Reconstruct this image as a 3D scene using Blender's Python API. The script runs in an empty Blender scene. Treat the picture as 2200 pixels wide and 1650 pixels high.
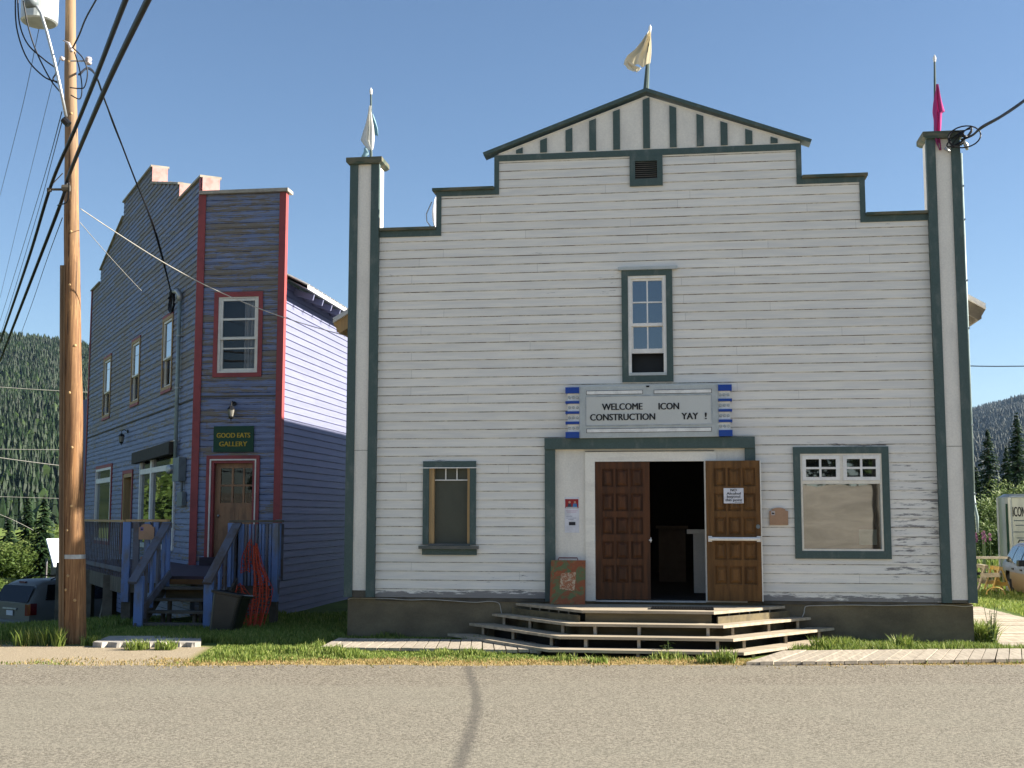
import bpy, bmesh, math, random
from mathutils import Vector, Matrix, noise
RAD = math.radians
random.seed(7)
SC = bpy.context.scene
COL = SC.collection

# ------------------------------------------------------------------ camera
CAM = Vector((5.0957, -18.3349, 1.1999))
YAW, PITCH, ROLL = 0.138683, 0.107222, 0.000705
F = 2650.0
def _axes():
    cy, sy, cp, sp = math.cos(YAW), math.sin(YAW), math.cos(PITCH), math.sin(PITCH)
    fw = Vector((-sy*cp, cy*cp, sp)); rt = Vector((cy, sy, 0)); up = rt.cross(fw)
    cr, sr = math.cos(ROLL), math.sin(ROLL)
    return cr*rt + sr*up, -sr*rt + cr*up, fw
CR, CU, CF = _axes()
cd = bpy.data.cameras.new("camera"); cam = bpy.data.objects.new("camera", cd); COL.objects.link(cam)
cd.sensor_width = 36; cd.lens = F/2200*36; cd.clip_start = .05; cd.clip_end = 20000
m = Matrix((CR, CU, -CF)).transposed().to_4x4(); m.translation = CAM
cam.matrix_world = m
SC.camera = cam
# ------------------------------------------------------------------ sky and sun
SUN = Vector((1.0, .125, .51)).normalized()
elev = math.asin(SUN.z); azim = math.atan2(SUN.x, SUN.y)
w = bpy.data.worlds.new("World"); SC.world = w; w.use_nodes = True
nt = w.node_tree; nt.nodes.clear()
sk = nt.nodes.new('ShaderNodeTexSky'); sk.sky_type = 'NISHITA'; sk.sun_disc = False
sk.sun_elevation = elev; sk.sun_rotation = azim; sk.altitude = 500
sk.air_density = 1.0; sk.dust_density = .55; sk.ozone_density = 3.2
bg = nt.nodes.new('ShaderNodeBackground'); bg.inputs[1].default_value = .05
ow = nt.nodes.new('ShaderNodeOutputWorld')
nt.links.new(sk.outputs[0], bg.inputs[0]); nt.links.new(bg.outputs[0], ow.inputs[0])
sl = bpy.data.lights.new("sun", 'SUN'); sl.energy = 5.0; sl.angle = RAD(.53); sl.color = (1, .93, .82)
so = bpy.data.objects.new("sun", sl); COL.objects.link(so)
so.rotation_euler = (-SUN).to_track_quat('-Z', 'Y').to_euler()
SC.view_settings.view_transform = 'Standard'; SC.view_settings.look = 'None'
SC.view_settings.exposure = 1.68; SC.view_settings.gamma = 1
SC.render.engine = 'CYCLES'

# ------------------------------------------------------------------ helpers
def at(px, py, D):
    "point seen in the photo's (px,py) at depth D metres"
    return CAM + (CF + CR*((px-1100)/F) - CU*((py-825)/F))*D
def aty(px, py, Y):
    d = CF + CR*((px-1100)/F) - CU*((py-825)/F); return CAM + d*((Y-CAM.y)/d.y)
def atz(px, py, Z):
    d = CF + CR*((px-1100)/F) - CU*((py-825)/F); return CAM + d*((Z-CAM.z)/d.z)

class MB:
    def __init__(s): s.v = []; s.f = []; s.uv = []; s.t = []; s.cur = 0.5
    def face(s, pts, uv=None):
        b = len(s.v); s.v += [tuple(p) for p in pts]; s.f.append(tuple(range(b, b+len(pts))))
        s.uv.append(uv); s.t.append(s.cur)
    def box(s, x0, x1, y0, y1, z0, z1, M=None):
        P = [(x0,y0,z0),(x1,y0,z0),(x1,y1,z0),(x0,y1,z0),(x0,y0,z1),(x1,y0,z1),(x1,y1,z1),(x0,y1,z1)]
        if M: P = [M @ Vector(p) for p in P]
        b = len(s.v); s.v += [tuple(p) for p in P]
        for q in ((0,3,2,1),(4,5,6,7),(0,1,5,4),(1,2,6,5),(2,3,7,6),(3,0,4,7)):
            s.f.append(tuple(b+i for i in q)); s.uv.append(None); s.t.append(s.cur)
        return s
    def beam(s, p, q, w, h, up=(0,0,1)):
        p, q = Vector(p), Vector(q); d = (q-p); L = d.length; d.normalize(); up = Vector(up)
        sd = d.cross(up)
        if sd.length < 1e-4: sd = d.cross(Vector((0,1,0)))
        sd.normalize(); u = sd.cross(d)
        M = Matrix((d, sd, u)).transposed().to_4x4(); M.translation = p
        return s.box(0, L, -w/2, w/2, -h/2, h/2, M)
    def tube(s, pts, r, n=8, cap=True):
        pts = [Vector(p) for p in pts]; k = len(pts); rr = r if isinstance(r, (list,tuple)) else [r]*k
        b = len(s.v); ref = None
        for i, p in enumerate(pts):
            d = (pts[min(i+1,k-1)] - pts[max(i-1,0)]).normalized()
            if ref is None: ref = Vector((0,0,1)) if abs(d.z) < .9 else Vector((1,0,0))
            a = d.cross(ref).normalized(); c = a.cross(d).normalized(); ref = c
            for j in range(n):
                t = 2*math.pi*j/n; s.v.append(tuple(p + (a*math.cos(t)+c*math.sin(t))*rr[i]))
        for i in range(k-1):
            for j in range(n):
                j2 = (j+1) % n
                s.f.append((b+i*n+j, b+i*n+j2, b+(i+1)*n+j2, b+(i+1)*n+j)); s.uv.append(None); s.t.append(s.cur)
        if cap:
            s.f.append(tuple(b+j for j in range(n))[::-1]); s.f.append(tuple(b+(k-1)*n+j for j in range(n)))
            s.uv += [None]*2; s.t += [s.cur]*2
        return s
    def prism(s, poly, fn, d0, d1):
        "poly: (a,b) list, counter-clockwise seen from the front; fn(a,b,depth)->point"
        A = [fn(a,b,d0) for a,b in poly]; B = [fn(a,b,d1) for a,b in poly]; n = len(poly)
        s.face(A); s.face(B[::-1])
        for i in range(n):
            j = (i+1) % n; s.face([A[j], A[i], B[i], B[j]])
        return s
    def grid(s, P, uv=False):
        b = len(s.v); r = len(P); c = len(P[0])
        for row in P: s.v += [tuple(p) for p in row]
        for i in range(r-1):
            for j in range(c-1):
                s.f.append((b+i*c+j, b+i*c+j+1, b+(i+1)*c+j+1, b+(i+1)*c+j)); s.uv.append(None); s.t.append(s.cur)
        return s
    def build(s, name, mt, parent=None, smooth=False, bevel=0, solid=0, stuff=False, label=None):
        me = bpy.data.meshes.new(name); me.from_pydata(s.v, [], s.f); me.update()
        if any(u is not None for u in s.uv):
            ul = me.uv_layers.new(name='UVMap')
            for p, u in zip(me.polygons, s.uv):
                if u is None: continue
                for li, c in zip(p.loop_indices, u): ul.data[li].uv = c
        if len(set(s.t)) > 1:
            at_ = me.attributes.new('tint', 'FLOAT', 'FACE'); at_.data.foreach_set('value', s.t)
        if smooth:
            me.polygons.foreach_set('use_smooth', [True]*len(me.polygons))
        me.materials.append(mt)
        o = bpy.data.objects.new(name, me); COL.objects.link(o)
        if parent is not None:
            o.parent = parent; o.matrix_parent_inverse = ROOTM[root_of(parent).name].inverted()
        if bevel:
            b = o.modifiers.new('bevel', 'BEVEL'); b.width = bevel; b.segments = 2; b.limit_method = 'ANGLE'; b.angle_limit = RAD(40)
        if solid:
            b = o.modifiers.new('solid', 'SOLIDIFY'); b.thickness = solid; b.offset = 0
        if stuff: o['kind'] = 'stuff'
        if label: o['label'] = label
        return o
ROOTM = {}
def root_of(o):
    # children of children share the root's inverse only at the first level
    return o
def thing(name, label, cat, loc=(0,0,0), group=None):
    o = bpy.data.objects.new(name, None); COL.objects.link(o); o.location = loc
    o.empty_display_size = .2
    o['label'] = label; o['category'] = cat
    if group: o['group'] = group
    ROOTM[o.name] = Matrix.Translation(Vector(loc))
    return o
class _RM(dict):
    def __missing__(s, k): return Matrix.Identity(4)
ROOTM = _RM(ROOTM)
def tag(o, label, cat, group=None):
    o['label'] = label; o['category'] = cat
    if group: o['group'] = group
    return o
def struct(o): o['kind'] = 'structure'; return o
def copy_tree(o, parent=None):
    c = o.copy(); COL.objects.link(c)
    if parent is not None: c.parent = parent; c.matrix_parent_inverse = o.matrix_parent_inverse.copy()
    for ch in list(o.children): copy_tree(ch, c)
    return c
def text_mesh(body, name, mt, fn, parent, size, x, y, off=0, ext=.003, sx=1, align='LEFT', sp=1, width=None, bold=0):
    "letters as a mesh; fn(a,b,depth) maps the flat letters onto the surface"
    cu = bpy.data.curves.new('t', 'FONT'); cu.body = body; cu.size = size; cu.offset = off; cu.extrude = ext
    cu.space_character = sp; cu.resolution_u = 3
    ob = bpy.data.objects.new('t', cu); COL.objects.link(ob)
    dg = bpy.context.evaluated_depsgraph_get(); me = bpy.data.meshes.new_from_object(ob.evaluated_get(dg))
    bpy.data.objects.remove(ob); bpy.data.curves.remove(cu)
    xs = [v.co.x for v in me.vertices]; x0, x1 = min(xs), max(xs); k = sx
    if width: k = width/(x1-x0)
    for v in me.vertices:
        v.co = Vector(fn(x + (v.co.x-x0)*k - (0 if align == 'LEFT' else (x1-x0)*k/2), y + v.co.y, v.co.z))
    if bold:
        bm = bmesh.new(); bm.from_mesh(me); g0 = list(bm.verts)+list(bm.edges)+list(bm.faces)
        o_ = Vector(fn(0,0,0))
        for n_, dx in enumerate((-bold, bold)):
            dup = bmesh.ops.duplicate(bm, geom=g0); vs = [e for e in dup['geom'] if isinstance(e, bmesh.types.BMVert)]
            bmesh.ops.translate(bm, verts=vs, vec=Vector(fn(dx, 0, .0005*(n_+1)))-o_)
        bm.to_mesh(me); bm.free()
    me.name = name; me.materials.clear(); me.materials.append(mt)
    o = bpy.data.objects.new(name, me); COL.objects.link(o)
    if parent is not None:
        o.parent = parent; o.matrix_parent_inverse = ROOTM[parent.name].inverted()
    return o

# ------------------------------------------------------------------ materials
class NT:
    def __init__(s, name):
        s.m = bpy.data.materials.new(name); s.m.use_nodes = True; s.t = s.m.node_tree
        s.b = s.t.nodes['Principled BSDF']
    def n(s, typ, **kw):
        x = s.t.nodes.new(typ)
        for k, v in kw.items():
            if k.startswith('i'): x.inputs[int(k[1:])].default_value = v
            else: setattr(x, k, v)
        return x
    def l(s, a, b): s.t.links.new(a, b)
    def math(s, op, a, b=None, c=None, clamp=False):
        x = s.t.nodes.new('ShaderNodeMath'); x.operation = op; x.use_clamp = clamp
        for i, v in enumerate((a, b, c)):
            if v is None: continue
            if isinstance(v, (int, float)): x.inputs[i].default_value = v
            else: s.l(v, x.inputs[i])
        return x.outputs[0]
    def coord(s, kind='Object'):
        return s.t.nodes.new('ShaderNodeTexCoord').outputs[kind]
    def mapv(s, v, sc):
        x = s.t.nodes.new('ShaderNodeMapping'); s.l(v, x.inputs[0]); x.inputs[3].default_value = sc; return x.outputs[0]
    def noise(s, v, scale=5, detail=4, rough=.55, dist=0):
        x = s.t.nodes.new('ShaderNodeTexNoise'); s.l(v, x.inputs['Vector']); x.inputs['Scale'].default_value = scale
        x.inputs['Detail'].default_value = detail; x.inputs['Roughness'].default_value = rough
        x.inputs['Distortion'].default_value = dist
        return x.outputs[0]
    def ramp(s, v, a, b):
        x = s.t.nodes.new('ShaderNodeMapRange'); x.clamp = True; s.l(v, x.inputs[0])
        x.inputs[1].default_value = a; x.inputs[2].default_value = b
        x.interpolation_type = 'SMOOTHSTEP'; return x.outputs[0]
    def mix(s, f, a, b, typ='MIX'):
        x = s.t.nodes.new('ShaderNodeMix'); x.data_type = 'RGBA'; x.blend_type = typ
        if isinstance(f, (int, float)): x.inputs[0].default_value = f
        else: s.l(f, x.inputs[0])
        for i, v in ((6, a), (7, b)):
            if isinstance(v, tuple): x.inputs[i].default_value = (*v[:3], 1)
            else: s.l(v, x.inputs[i])
        return x.outputs[2]
    def bump(s, h, st=.3, d=.01):
        x = s.t.nodes.new('ShaderNodeBump'); x.inputs[0].default_value = st; x.inputs[1].default_value = d
        s.l(h, x.inputs['Height']); s.l(x.outputs[0], s.b.inputs['Normal'])
    def out(s, col, rough=.7, spec=.3, metal=0):
        if isinstance(col, tuple): s.b.inputs['Base Color'].default_value = (*col[:3], 1)
        else: s.l(col, s.b.inputs['Base Color'])
        s.b.inputs['Roughness'].default_value = rough; s.b.inputs['Specular IOR Level'].default_value = spec
        s.b.inputs['Metallic'].default_value = metal
        return s.m
def plain(name, c, c2=None, sc=(6,6,6), a=.4, b=.65, rough=.7, spec=.3, metal=0, bump=.15, det=5, fine=40, fa=.12):
    "two-tone noisy surface; sc stretches the noise"
    k = NT(name); v = k.coord()
    if c2 is None: c2 = tuple(x*.82 for x in c)
    nz = k.noise(k.mapv(v, sc), 1, det, .6); f = k.ramp(nz, a, b)
    col = k.mix(f, c, c2)
    n2 = k.noise(v, fine, 3, .6)
    g = k.math('MULTIPLY_ADD', n2, fa*2, 1-fa)
    cc = k.n('ShaderNodeCombineColor'); [k.l(g, cc.inputs[i]) for i in range(3)]
    col = k.mix(1.0, col, cc.outputs[0], 'MULTIPLY')
    if bump: k.bump(nz, bump, .01)
    return k.out(col, rough, spec, metal)
def siding_mat(name, paint, paint2, wood, wood2, pitch, z0, wear, lo, hi, linec, linew=.09, extra=None, jl=4.9):
    k = NT(name); uv = k.coord('UV'); sp = k.n('ShaderNodeSeparateXYZ'); k.l(uv, sp.inputs[0])
    u, v = sp.outputs[0], sp.outputs[1]
    wob = k.noise(k.mapv(uv, (.7,.7,.7)), 1, 3); v2 = k.math('MULTIPLY_ADD', wob, .012, v)
    r = k.math('DIVIDE', k.math('SUBTRACT', v, z0), pitch); row = k.math('FLOOR', r); fr = k.math('FRACT', r)
    wn = k.n('ShaderNodeTexWhiteNoise', noise_dimensions='1D'); k.l(row, wn.inputs['W'])
    seg = k.math('ADD', k.math('DIVIDE', u, jl), k.math('MULTIPLY', wn.outputs[0], 7.3))
    sid = k.math('ADD', k.math('MULTIPLY', k.math('FLOOR', seg), 17.3), row)
    wn2 = k.n('ShaderNodeTexWhiteNoise', noise_dimensions='1D'); k.l(sid, wn2.inputs['W'])
    vec = k.n('ShaderNodeCombineXYZ'); k.l(u, vec.inputs[0]); k.l(v, vec.inputs[1]); k.l(k.math('MULTIPLY', row, 3.7), vec.inputs[2])
    st = k.noise(k.mapv(vec.outputs[0], (2.7, 24, 1)), 1, 8, .72)       # streaks along the board
    big = k.noise(k.mapv(uv, (.45, .6, 1)), 1, 3, .5)
    sc = k.math('ADD', k.math('MULTIPLY', st, .75), k.math('MULTIPLY', big, .25))
    sc = k.math('ADD', sc, k.math('MULTIPLY', k.math('SUBTRACT', wn2.outputs[0], .5), wear))
    if extra: sc = k.math('ADD', sc, extra(k, u, v))
    pk = k.ramp(sc, lo, hi)
    pc = k.mix(k.ramp(k.noise(k.mapv(vec.outputs[0], (1.3, 14, 1)), 1, 6, .65), .35, .65), paint, paint2)
    val = k.math('MULTIPLY_ADD', wn2.outputs[0], .08, .955)
    cc = k.n('ShaderNodeCombineColor'); [k.l(val, cc.inputs[i]) for i in range(3)]
    pc = k.mix(1.0, pc, cc.outputs[0], 'MULTIPLY')
    wc = k.mix(k.noise(k.mapv(vec.outputs[0], (3, 60, 1)), 1, 5, .7), wood, wood2)
    col = k.mix(pk, pc, wc)
    # painted shadow line under each lap, broken along its length
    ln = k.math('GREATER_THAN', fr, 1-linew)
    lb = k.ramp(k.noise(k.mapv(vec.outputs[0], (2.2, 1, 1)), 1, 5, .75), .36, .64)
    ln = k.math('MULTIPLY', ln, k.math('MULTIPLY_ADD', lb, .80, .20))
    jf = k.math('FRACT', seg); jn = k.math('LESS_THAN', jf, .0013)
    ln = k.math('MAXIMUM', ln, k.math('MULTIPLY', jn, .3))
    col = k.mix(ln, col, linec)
    k.bump(sc, .25, .006)
    return k.out(col, .62, .3)
M = {}
def hall_wear(k, u, v):
    # the boards right of the shop window and along the bottom have lost most paint
    a = k.math('MULTIPLY', k.ramp(u, 7.8, 8.2), k.math('MULTIPLY', k.ramp(v, .1, .5), k.ramp(v, 2.45, 2.15)))
    b = k.ramp(v, .16, .0)
    c = k.math('MULTIPLY', k.ramp(v, 1.2, .2), .5)
    for u0, u1, v0, v1, am in ((1.2,1.98,2.03,2.10,.16),(4.02,4.20,3.9,4.9,.055),(4.95,5.14,3.5,4.7,.05),(6.7,8.0,2.20,2.30,.13),(5.3,6.9,.2,.75,.03),(2.1,2.9,.25,.75,.035),(.46,3.0,.0,.12,.05)):
        p = k.math('MULTIPLY', k.math('MULTIPLY', k.ramp(u, u0-.05, u0+.05), k.ramp(u, u1+.05, u1-.05)), k.math('MULTIPLY', k.ramp(v, v0-.03, v0+.03), k.ramp(v, v1+.03, v1-.03)))
        c = k.math('ADD', c, k.math('MULTIPLY', p, am*20))
    return k.math('ADD', k.math('MULTIPLY', a, .11), k.math('ADD', k.math('MULTIPLY', b, .22), k.math('MULTIPLY', c, .05)))
def blue_wear(k, u, v):
    # sheltered boards under the belt trim kept their paint
    return k.math('MULTIPLY', k.ramp(v, 3.1, 4.2), .07)
PH, PB, PS = .1325, .129, .158
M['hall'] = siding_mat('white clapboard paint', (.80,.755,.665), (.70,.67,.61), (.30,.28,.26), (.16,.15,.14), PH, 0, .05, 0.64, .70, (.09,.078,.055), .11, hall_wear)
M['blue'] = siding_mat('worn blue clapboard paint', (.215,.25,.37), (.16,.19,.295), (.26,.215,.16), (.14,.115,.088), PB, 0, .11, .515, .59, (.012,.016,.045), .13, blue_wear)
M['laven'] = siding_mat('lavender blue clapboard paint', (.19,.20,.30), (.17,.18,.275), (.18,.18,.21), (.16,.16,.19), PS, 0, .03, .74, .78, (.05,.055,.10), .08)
M['white'] = plain('white trim paint', (.80,.76,.67), (.70,.66,.58), (2,2,9), .45, .7, .6)
M['panelw'] = plain('white flat board paint', (.75,.71,.63), (.66,.625,.56), (4,4,1.2), .4, .7, .6, fa=.16)
M['cream'] = plain('cream window paint', (.76,.71,.60), (.68,.63,.54), rough=.5)
M['vinyl'] = plain('white vinyl frame', (.78,.76,.71), (.70,.68,.64), rough=.45)
M['green'] = plain('dark green trim paint', (.062,.095,.088), (.12,.145,.132), (7,7,3), .5, .78, .6, fa=.28)
M['green2'] = plain('weathered green sill', (.10,.11,.10), (.17,.155,.135), (2,8,8), .4, .65, .75)
M['cap'] = plain('mossy cap boards', (.13,.125,.085), (.055,.08,.06), (3,9,9), .42, .6, .85)
M['found'] = plain('stained concrete foundation', (.20,.162,.10), (.115,.094,.062), (.9,.9,1.6), .35, .7, .9, fa=.25, bump=.3)
M['red'] = plain('dull red trim paint', (.30,.062,.060), (.22,.05,.05), (3,3,3), .45, .7, .6)
M['redpink'] = plain('faded pink trim paint', (.62,.33,.30), (.48,.24,.21), (6,6,6), .4, .65, .7)
M['darkred'] = plain('dark red door paint', (.11,.015,.018), None, rough=.5)
M['yellow'] = plain('bare yellow wood', (.45,.29,.13), (.36,.24,.12), (30,30,1.5), .4, .6, .7)
M['wdoor'] = plain('brown varnished door', (.098,.038,.015), (.05,.022,.011), (16,16,1.6), .35, .65, .5, spec=.2)
M['wdoor2'] = plain('golden brown varnished door', (.17,.080,.024), (.10,.048,.015), (16,16,1.6), .35, .65, .5, spec=.2)
M['olddoor'] = plain('old worn brown door', (.34,.18,.09), (.20,.11,.06), (5,5,1.6), .4, .65, .55)
M['plank'] = plain('weathered grey boards', (.42,.375,.30), (.29,.255,.21), (5,1.2,5), .35, .7, .85, fa=.2, bump=.3)
def wp_():
    k = NT('weathered walk planks'); v = k.coord(); a = k.n('ShaderNodeAttribute', attribute_name='tint')
    n_ = k.noise(k.mapv(v, (22,2.2,9)), 1, 6, .7); c = k.mix(k.ramp(n_, .35, .68), (.46,.40,.31), (.30,.255,.195))
    c = k.mix(k.math('MULTIPLY', a.outputs['Fac'], .45), c, (.27,.235,.19)); c = k.mix(k.ramp(k.noise(v, 3, 5, .7), .6, .75), c, (.22,.20,.15)); k.bump(n_, .3); return k.out(c, .85, .2)
M['walkplank'] = wp_()
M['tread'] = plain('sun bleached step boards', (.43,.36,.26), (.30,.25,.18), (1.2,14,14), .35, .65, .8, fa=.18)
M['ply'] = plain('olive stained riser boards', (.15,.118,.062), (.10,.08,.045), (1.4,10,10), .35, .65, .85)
M['oldwood'] = plain('grey brown timber', (.13,.115,.09), (.075,.065,.05), (2,14,3), .35, .65, .85)
M['deckblue'] = plain('worn blue rail paint', (.13,.21,.42), (.15,.16,.18), (5,5,1.8), .45, .68, .7)
M['deckgrey'] = plain('grey blue handrail', (.12,.125,.15), (.10,.08,.07), (3,3,3), .45, .65, .8)
M['deckpurple'] = plain('dark purple deck boards', (.06,.038,.055), (.04,.03,.035), (2,9,9), .4, .65, .8)
M['orangewood'] = plain('orange brown board', (.17,.085,.03), (.10,.055,.025), (2,12,12), .35, .65, .8)
M['black'] = plain('black metal', (.012,.012,.013), None, rough=.4)
M['wire'] = plain('black cable', (.012,.012,.014), None, rough=.5, bump=0)
M['palewire'] = plain('pale cable sheath', (.45,.42,.36), None, rough=.5, bump=0)
M['galv'] = plain('galvanised metal', (.42,.44,.45), (.33,.35,.36), (9,9,9), .4, .6, .42, spec=.5, metal=.6)
M['greybox'] = plain('grey meter box', (.16,.19,.20), None, rough=.5)
M['conduit'] = plain('pale green grey conduit', (.27,.34,.33), (.22,.27,.27), rough=.45)
M['tin'] = plain('pale metal roofing', (.58,.57,.54), (.5,.49,.47), rough=.45, spec=.5)
M['sheet'] = plain('white sheet', (.8,.8,.84), None, rough=.6)
M['signgrey'] = plain('grey sign cabinet', (.46,.49,.48), (.42,.45,.44), rough=.5)
M['signface'] = plain('pale grey letter board', (.55,.56,.53), (.52,.53,.50), (1,1,1), rough=.3, fa=.04)
M['signwhite'] = plain('white sign plastic', (.80,.79,.75), None, rough=.4)
M['signblue'] = plain('blue sign paint', (.012,.055,.30), (.015,.06,.28), rough=.4)
M['ink'] = plain('black lettering', (.012,.013,.016), None, rough=.5, bump=0)
M['signgreen'] = plain('dark green signboard', (.008,.055,.026), (.007,.048,.024), rough=.55)
M['gold'] = plain('yellow lettering', (.50,.33,.025), None, rough=.5, bump=0)
M['paper'] = plain('white paper', (.68,.68,.72), None, rough=.7, fa=.04)
M['copper'] = plain('tan plaque', (.38,.23,.14), (.33,.20,.12), rough=.6)
M['mat'] = plain('black rubber', (.012,.012,.012), None, rough=.7)
M['bin'] = plain('black plastic bin', (.012,.013,.011), (.018,.019,.016), rough=.35, spec=.5)
M['orange'] = plain('orange plastic mesh', (.50,.065,.022), (.5,.06,.025), rough=.55)
M['curtain'] = plain('grey white curtain', (.36,.36,.36), (.26,.26,.26), (20,20,1), .4, .6, .85)
M['blind'] = plain('olive grey blind', (.078,.080,.058), (.072,.074,.054), rough=.6, fa=.05, bump=0)
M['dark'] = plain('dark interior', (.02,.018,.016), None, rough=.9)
M['concrete'] = plain('pale concrete slab', (.42,.385,.33), (.30,.275,.24), (5,5,5), .4, .65, .9, fa=.2, bump=.5)
M['brownroll'] = plain('brown canvas', (.05,.043,.033), None, rough=.8)
M['clothw'] = plain('white flag cloth', (.66,.70,.72), None, rough=.8)
M['clothb'] = plain('pale blue flag cloth', (.34,.50,.56), None, rough=.8)
M['clothc'] = plain('cream flag cloth', (.70,.63,.47), (.6,.53,.4), rough=.8)
M['clothp'] = plain('magenta flag cloth', (.46,.045,.17), (.36,.04,.14), rough=.8)
M['lampglass'] = plain('clear lantern glass', (.35,.33,.28), None, rough=.15, spec=.8)
M['pot'] = plain('terracotta', (.45,.17,.08), None, rough=.7)
M['porcelain'] = plain('porcelain', (.6,.52,.5), None, rough=.3)
M['grille'] = plain('dark grille', (.02,.02,.02), None, rough=.6)
def glass(name, refl, tint, tr=0.0):
    k = NT(name); t = k.t
    gl = k.n('ShaderNodeBsdfGlossy'); gl.inputs['Roughness'].default_value = .12 if 'car glass' in name else .015; gl.inputs['Color'].default_value = (.9,.95,1,1)
    nz = k.noise(k.mapv(k.coord(), (1.3,1.3,1.3)), 1, 2); bp = k.n('ShaderNodeBump'); bp.inputs[0].default_value = .04; bp.inputs[1].default_value = .02
    k.l(nz, bp.inputs['Height']); k.l(bp.outputs[0], gl.inputs['Normal'])
    df = k.n('ShaderNodeBsdfDiffuse'); df.inputs[0].default_value = (*tint, 1)
    base = df.outputs[0]
    if tr:
        tp = k.n('ShaderNodeBsdfTransparent'); mx = k.n('ShaderNodeMixShader'); mx.inputs[0].default_value = tr
        k.l(df.outputs[0], mx.inputs[1]); k.l(tp.outputs[0], mx.inputs[2]); base = mx.outputs[0]
    fr = k.n('ShaderNodeFresnel'); fr.inputs[0].default_value = 1.5
    fac = k.math('ADD', k.math('MULTIPLY', fr.outputs[0], 0.0) if 'tinted' in name else fr.outputs[0], refl, clamp=True)
    mx = k.n('ShaderNodeMixShader'); k.l(fac, mx.inputs[0]); k.l(base, mx.inputs[1]); k.l(gl.outputs[0], mx.inputs[2])
    k.l(mx.outputs[0], t.nodes['Material Output'].inputs[0]); return k.m
M['glass'] = glass('window glass', .16, (.012,.012,.012))
M['glass3'] = glass('shaded shop glass', .045, (.012,.012,.012))
M['glass2'] = glass('dim window glass', .0, (.012,.012,.013), .9)
M['glassclear'] = glass('clear window glass', .26, (.02,.02,.02), .75)
M['carglass'] = glass('tinted car glass', .045, (.006,.007,.008))
M['carglass2'] = glass('car side glass', .12, (.02,.03,.03))

# ------------------------------------------------------------------ terrain
def sst(a, b, x):
    t = max(0., min(1., (x-a)/(b-a))); return t*t*(3-2*t)
def gz(x, y):
    z = -.60
    z -= .28*sst(-.5, 9, y)*sst(.5, -2.5, x)                   # falls away between the houses
    z -= 1.45*sst(-4.9, -9.5, x)*sst(-1.6, 7, y)               # bank down to the lower yard
    z -= .20*sst(3, 30, y)*sst(8, 11, x)
    z -= .03*sst(0, -6, x)
    d = math.hypot(x-5, y)
    if d > 60: z += .8*noise.noise(Vector((x*.02, y*.02, 0)))*sst(60, 160, d)
    # the cut bank across the road
    z += 3.3*sst(-31, -42, y)
    z += .03*noise.noise(Vector((x*.5, y*.5, 3)))*sst(-3, -1, y)
    return z
def axis(fine0, fine1, step, far, k=1.18):
    a = [fine0]
    while a[-1] < fine1: a.append(a[-1]+step)
    s = step
    while a[-1] < far: s *= k; a.append(a[-1]+s)
    s = step; lo = [fine0]
    while lo[-1] > -far: s *= k; lo.append(lo[-1]-s)
    return lo[:0:-1] + a
def road_edge(x): return -4.093 + .1458*(x+3.162) + .05*math.sin(x*1.7) + .03*math.sin(x*4.3+1) + .07*noise.noise(Vector((x*2.1, 3.3, 0)))
xs = axis(-14, 14, .35, 4500); ys = axis(-12, 14, .35, 4500)
g = MB(); g.grid([[(x, y, gz(x, y)) for x in xs] for y in ys])
def ground_mat():
    k = NT('gravelly earth and turf'); v = k.coord(); sp = k.n('ShaderNodeSeparateXYZ'); k.l(v, sp.inputs[0]); X, Y = sp.outputs[0], sp.outputs[1]
    fine = k.noise(v, 55, 4, .7); med = k.noise(v, 3.2, 5, .6)
    grav = k.mix(k.ramp(fine, .35, .65), (.20,.165,.12), (.44,.37,.275))
    grav = k.mix(k.ramp(k.noise(v, 130, 2), .62, .72), grav, (.60,.56,.48))
    straw = k.mix(fine, (.46,.33,.15), (.28,.21,.09))
    turf = k.mix(k.noise(v, 20, 4), (.055,.095,.022), (.10,.13,.035))
    turf = k.mix(k.ramp(k.noise(v, .25, 4), .4, .65), turf, (.13,.175,.04)); turf = k.mix(k.ramp(Y, 60, 110), turf, (.15,.20,.045))
    # turf begins a little way back from the road edge
    e = k.math('SUBTRACT', Y, k.math('MULTIPLY_ADD', X, .1458, -3.632))     # distance behind road edge
    e = k.math('ADD', e, k.math('MULTIPLY', k.math('SUBTRACT', med, .5), .9))
    lotm = k.math('MULTIPLY', k.ramp(k.math('MULTIPLY_ADD', Y, .22, X), -1.72, -1.95), k.ramp(Y, -1.35, -1.75))
    f1 = k.ramp(e, -.05, .2); f2 = k.ramp(e, .45, .85)
    nl = k.math('SUBTRACT', 1, lotm)
    f1 = k.math('MULTIPLY', f1, k.math('MULTIPLY_ADD', nl, .8, .2)); f2 = k.math('MULTIPLY', f2, nl)
    col = k.mix(f1, grav, straw); col = k.mix(f2, col, turf)
    back = k.ramp(Y, -29.5, -31)
    # pale gravel bank and, above it, scrub
    bank = k.mix(k.ramp(k.noise(k.mapv(v, (.25,.25,1.6)), 1, 7, .75, 1.0), .35, .65), (.38,.325,.245), (.25,.215,.16))
    col = k.mix(back, col, bank); col = k.mix(k.ramp(Y, -43, -46), col, (.06,.10,.03))
    k.bump(fine, .5, .03); return k.out(col, .95, .1)
struct(g.build('ground', ground_mat(), smooth=True))
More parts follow.
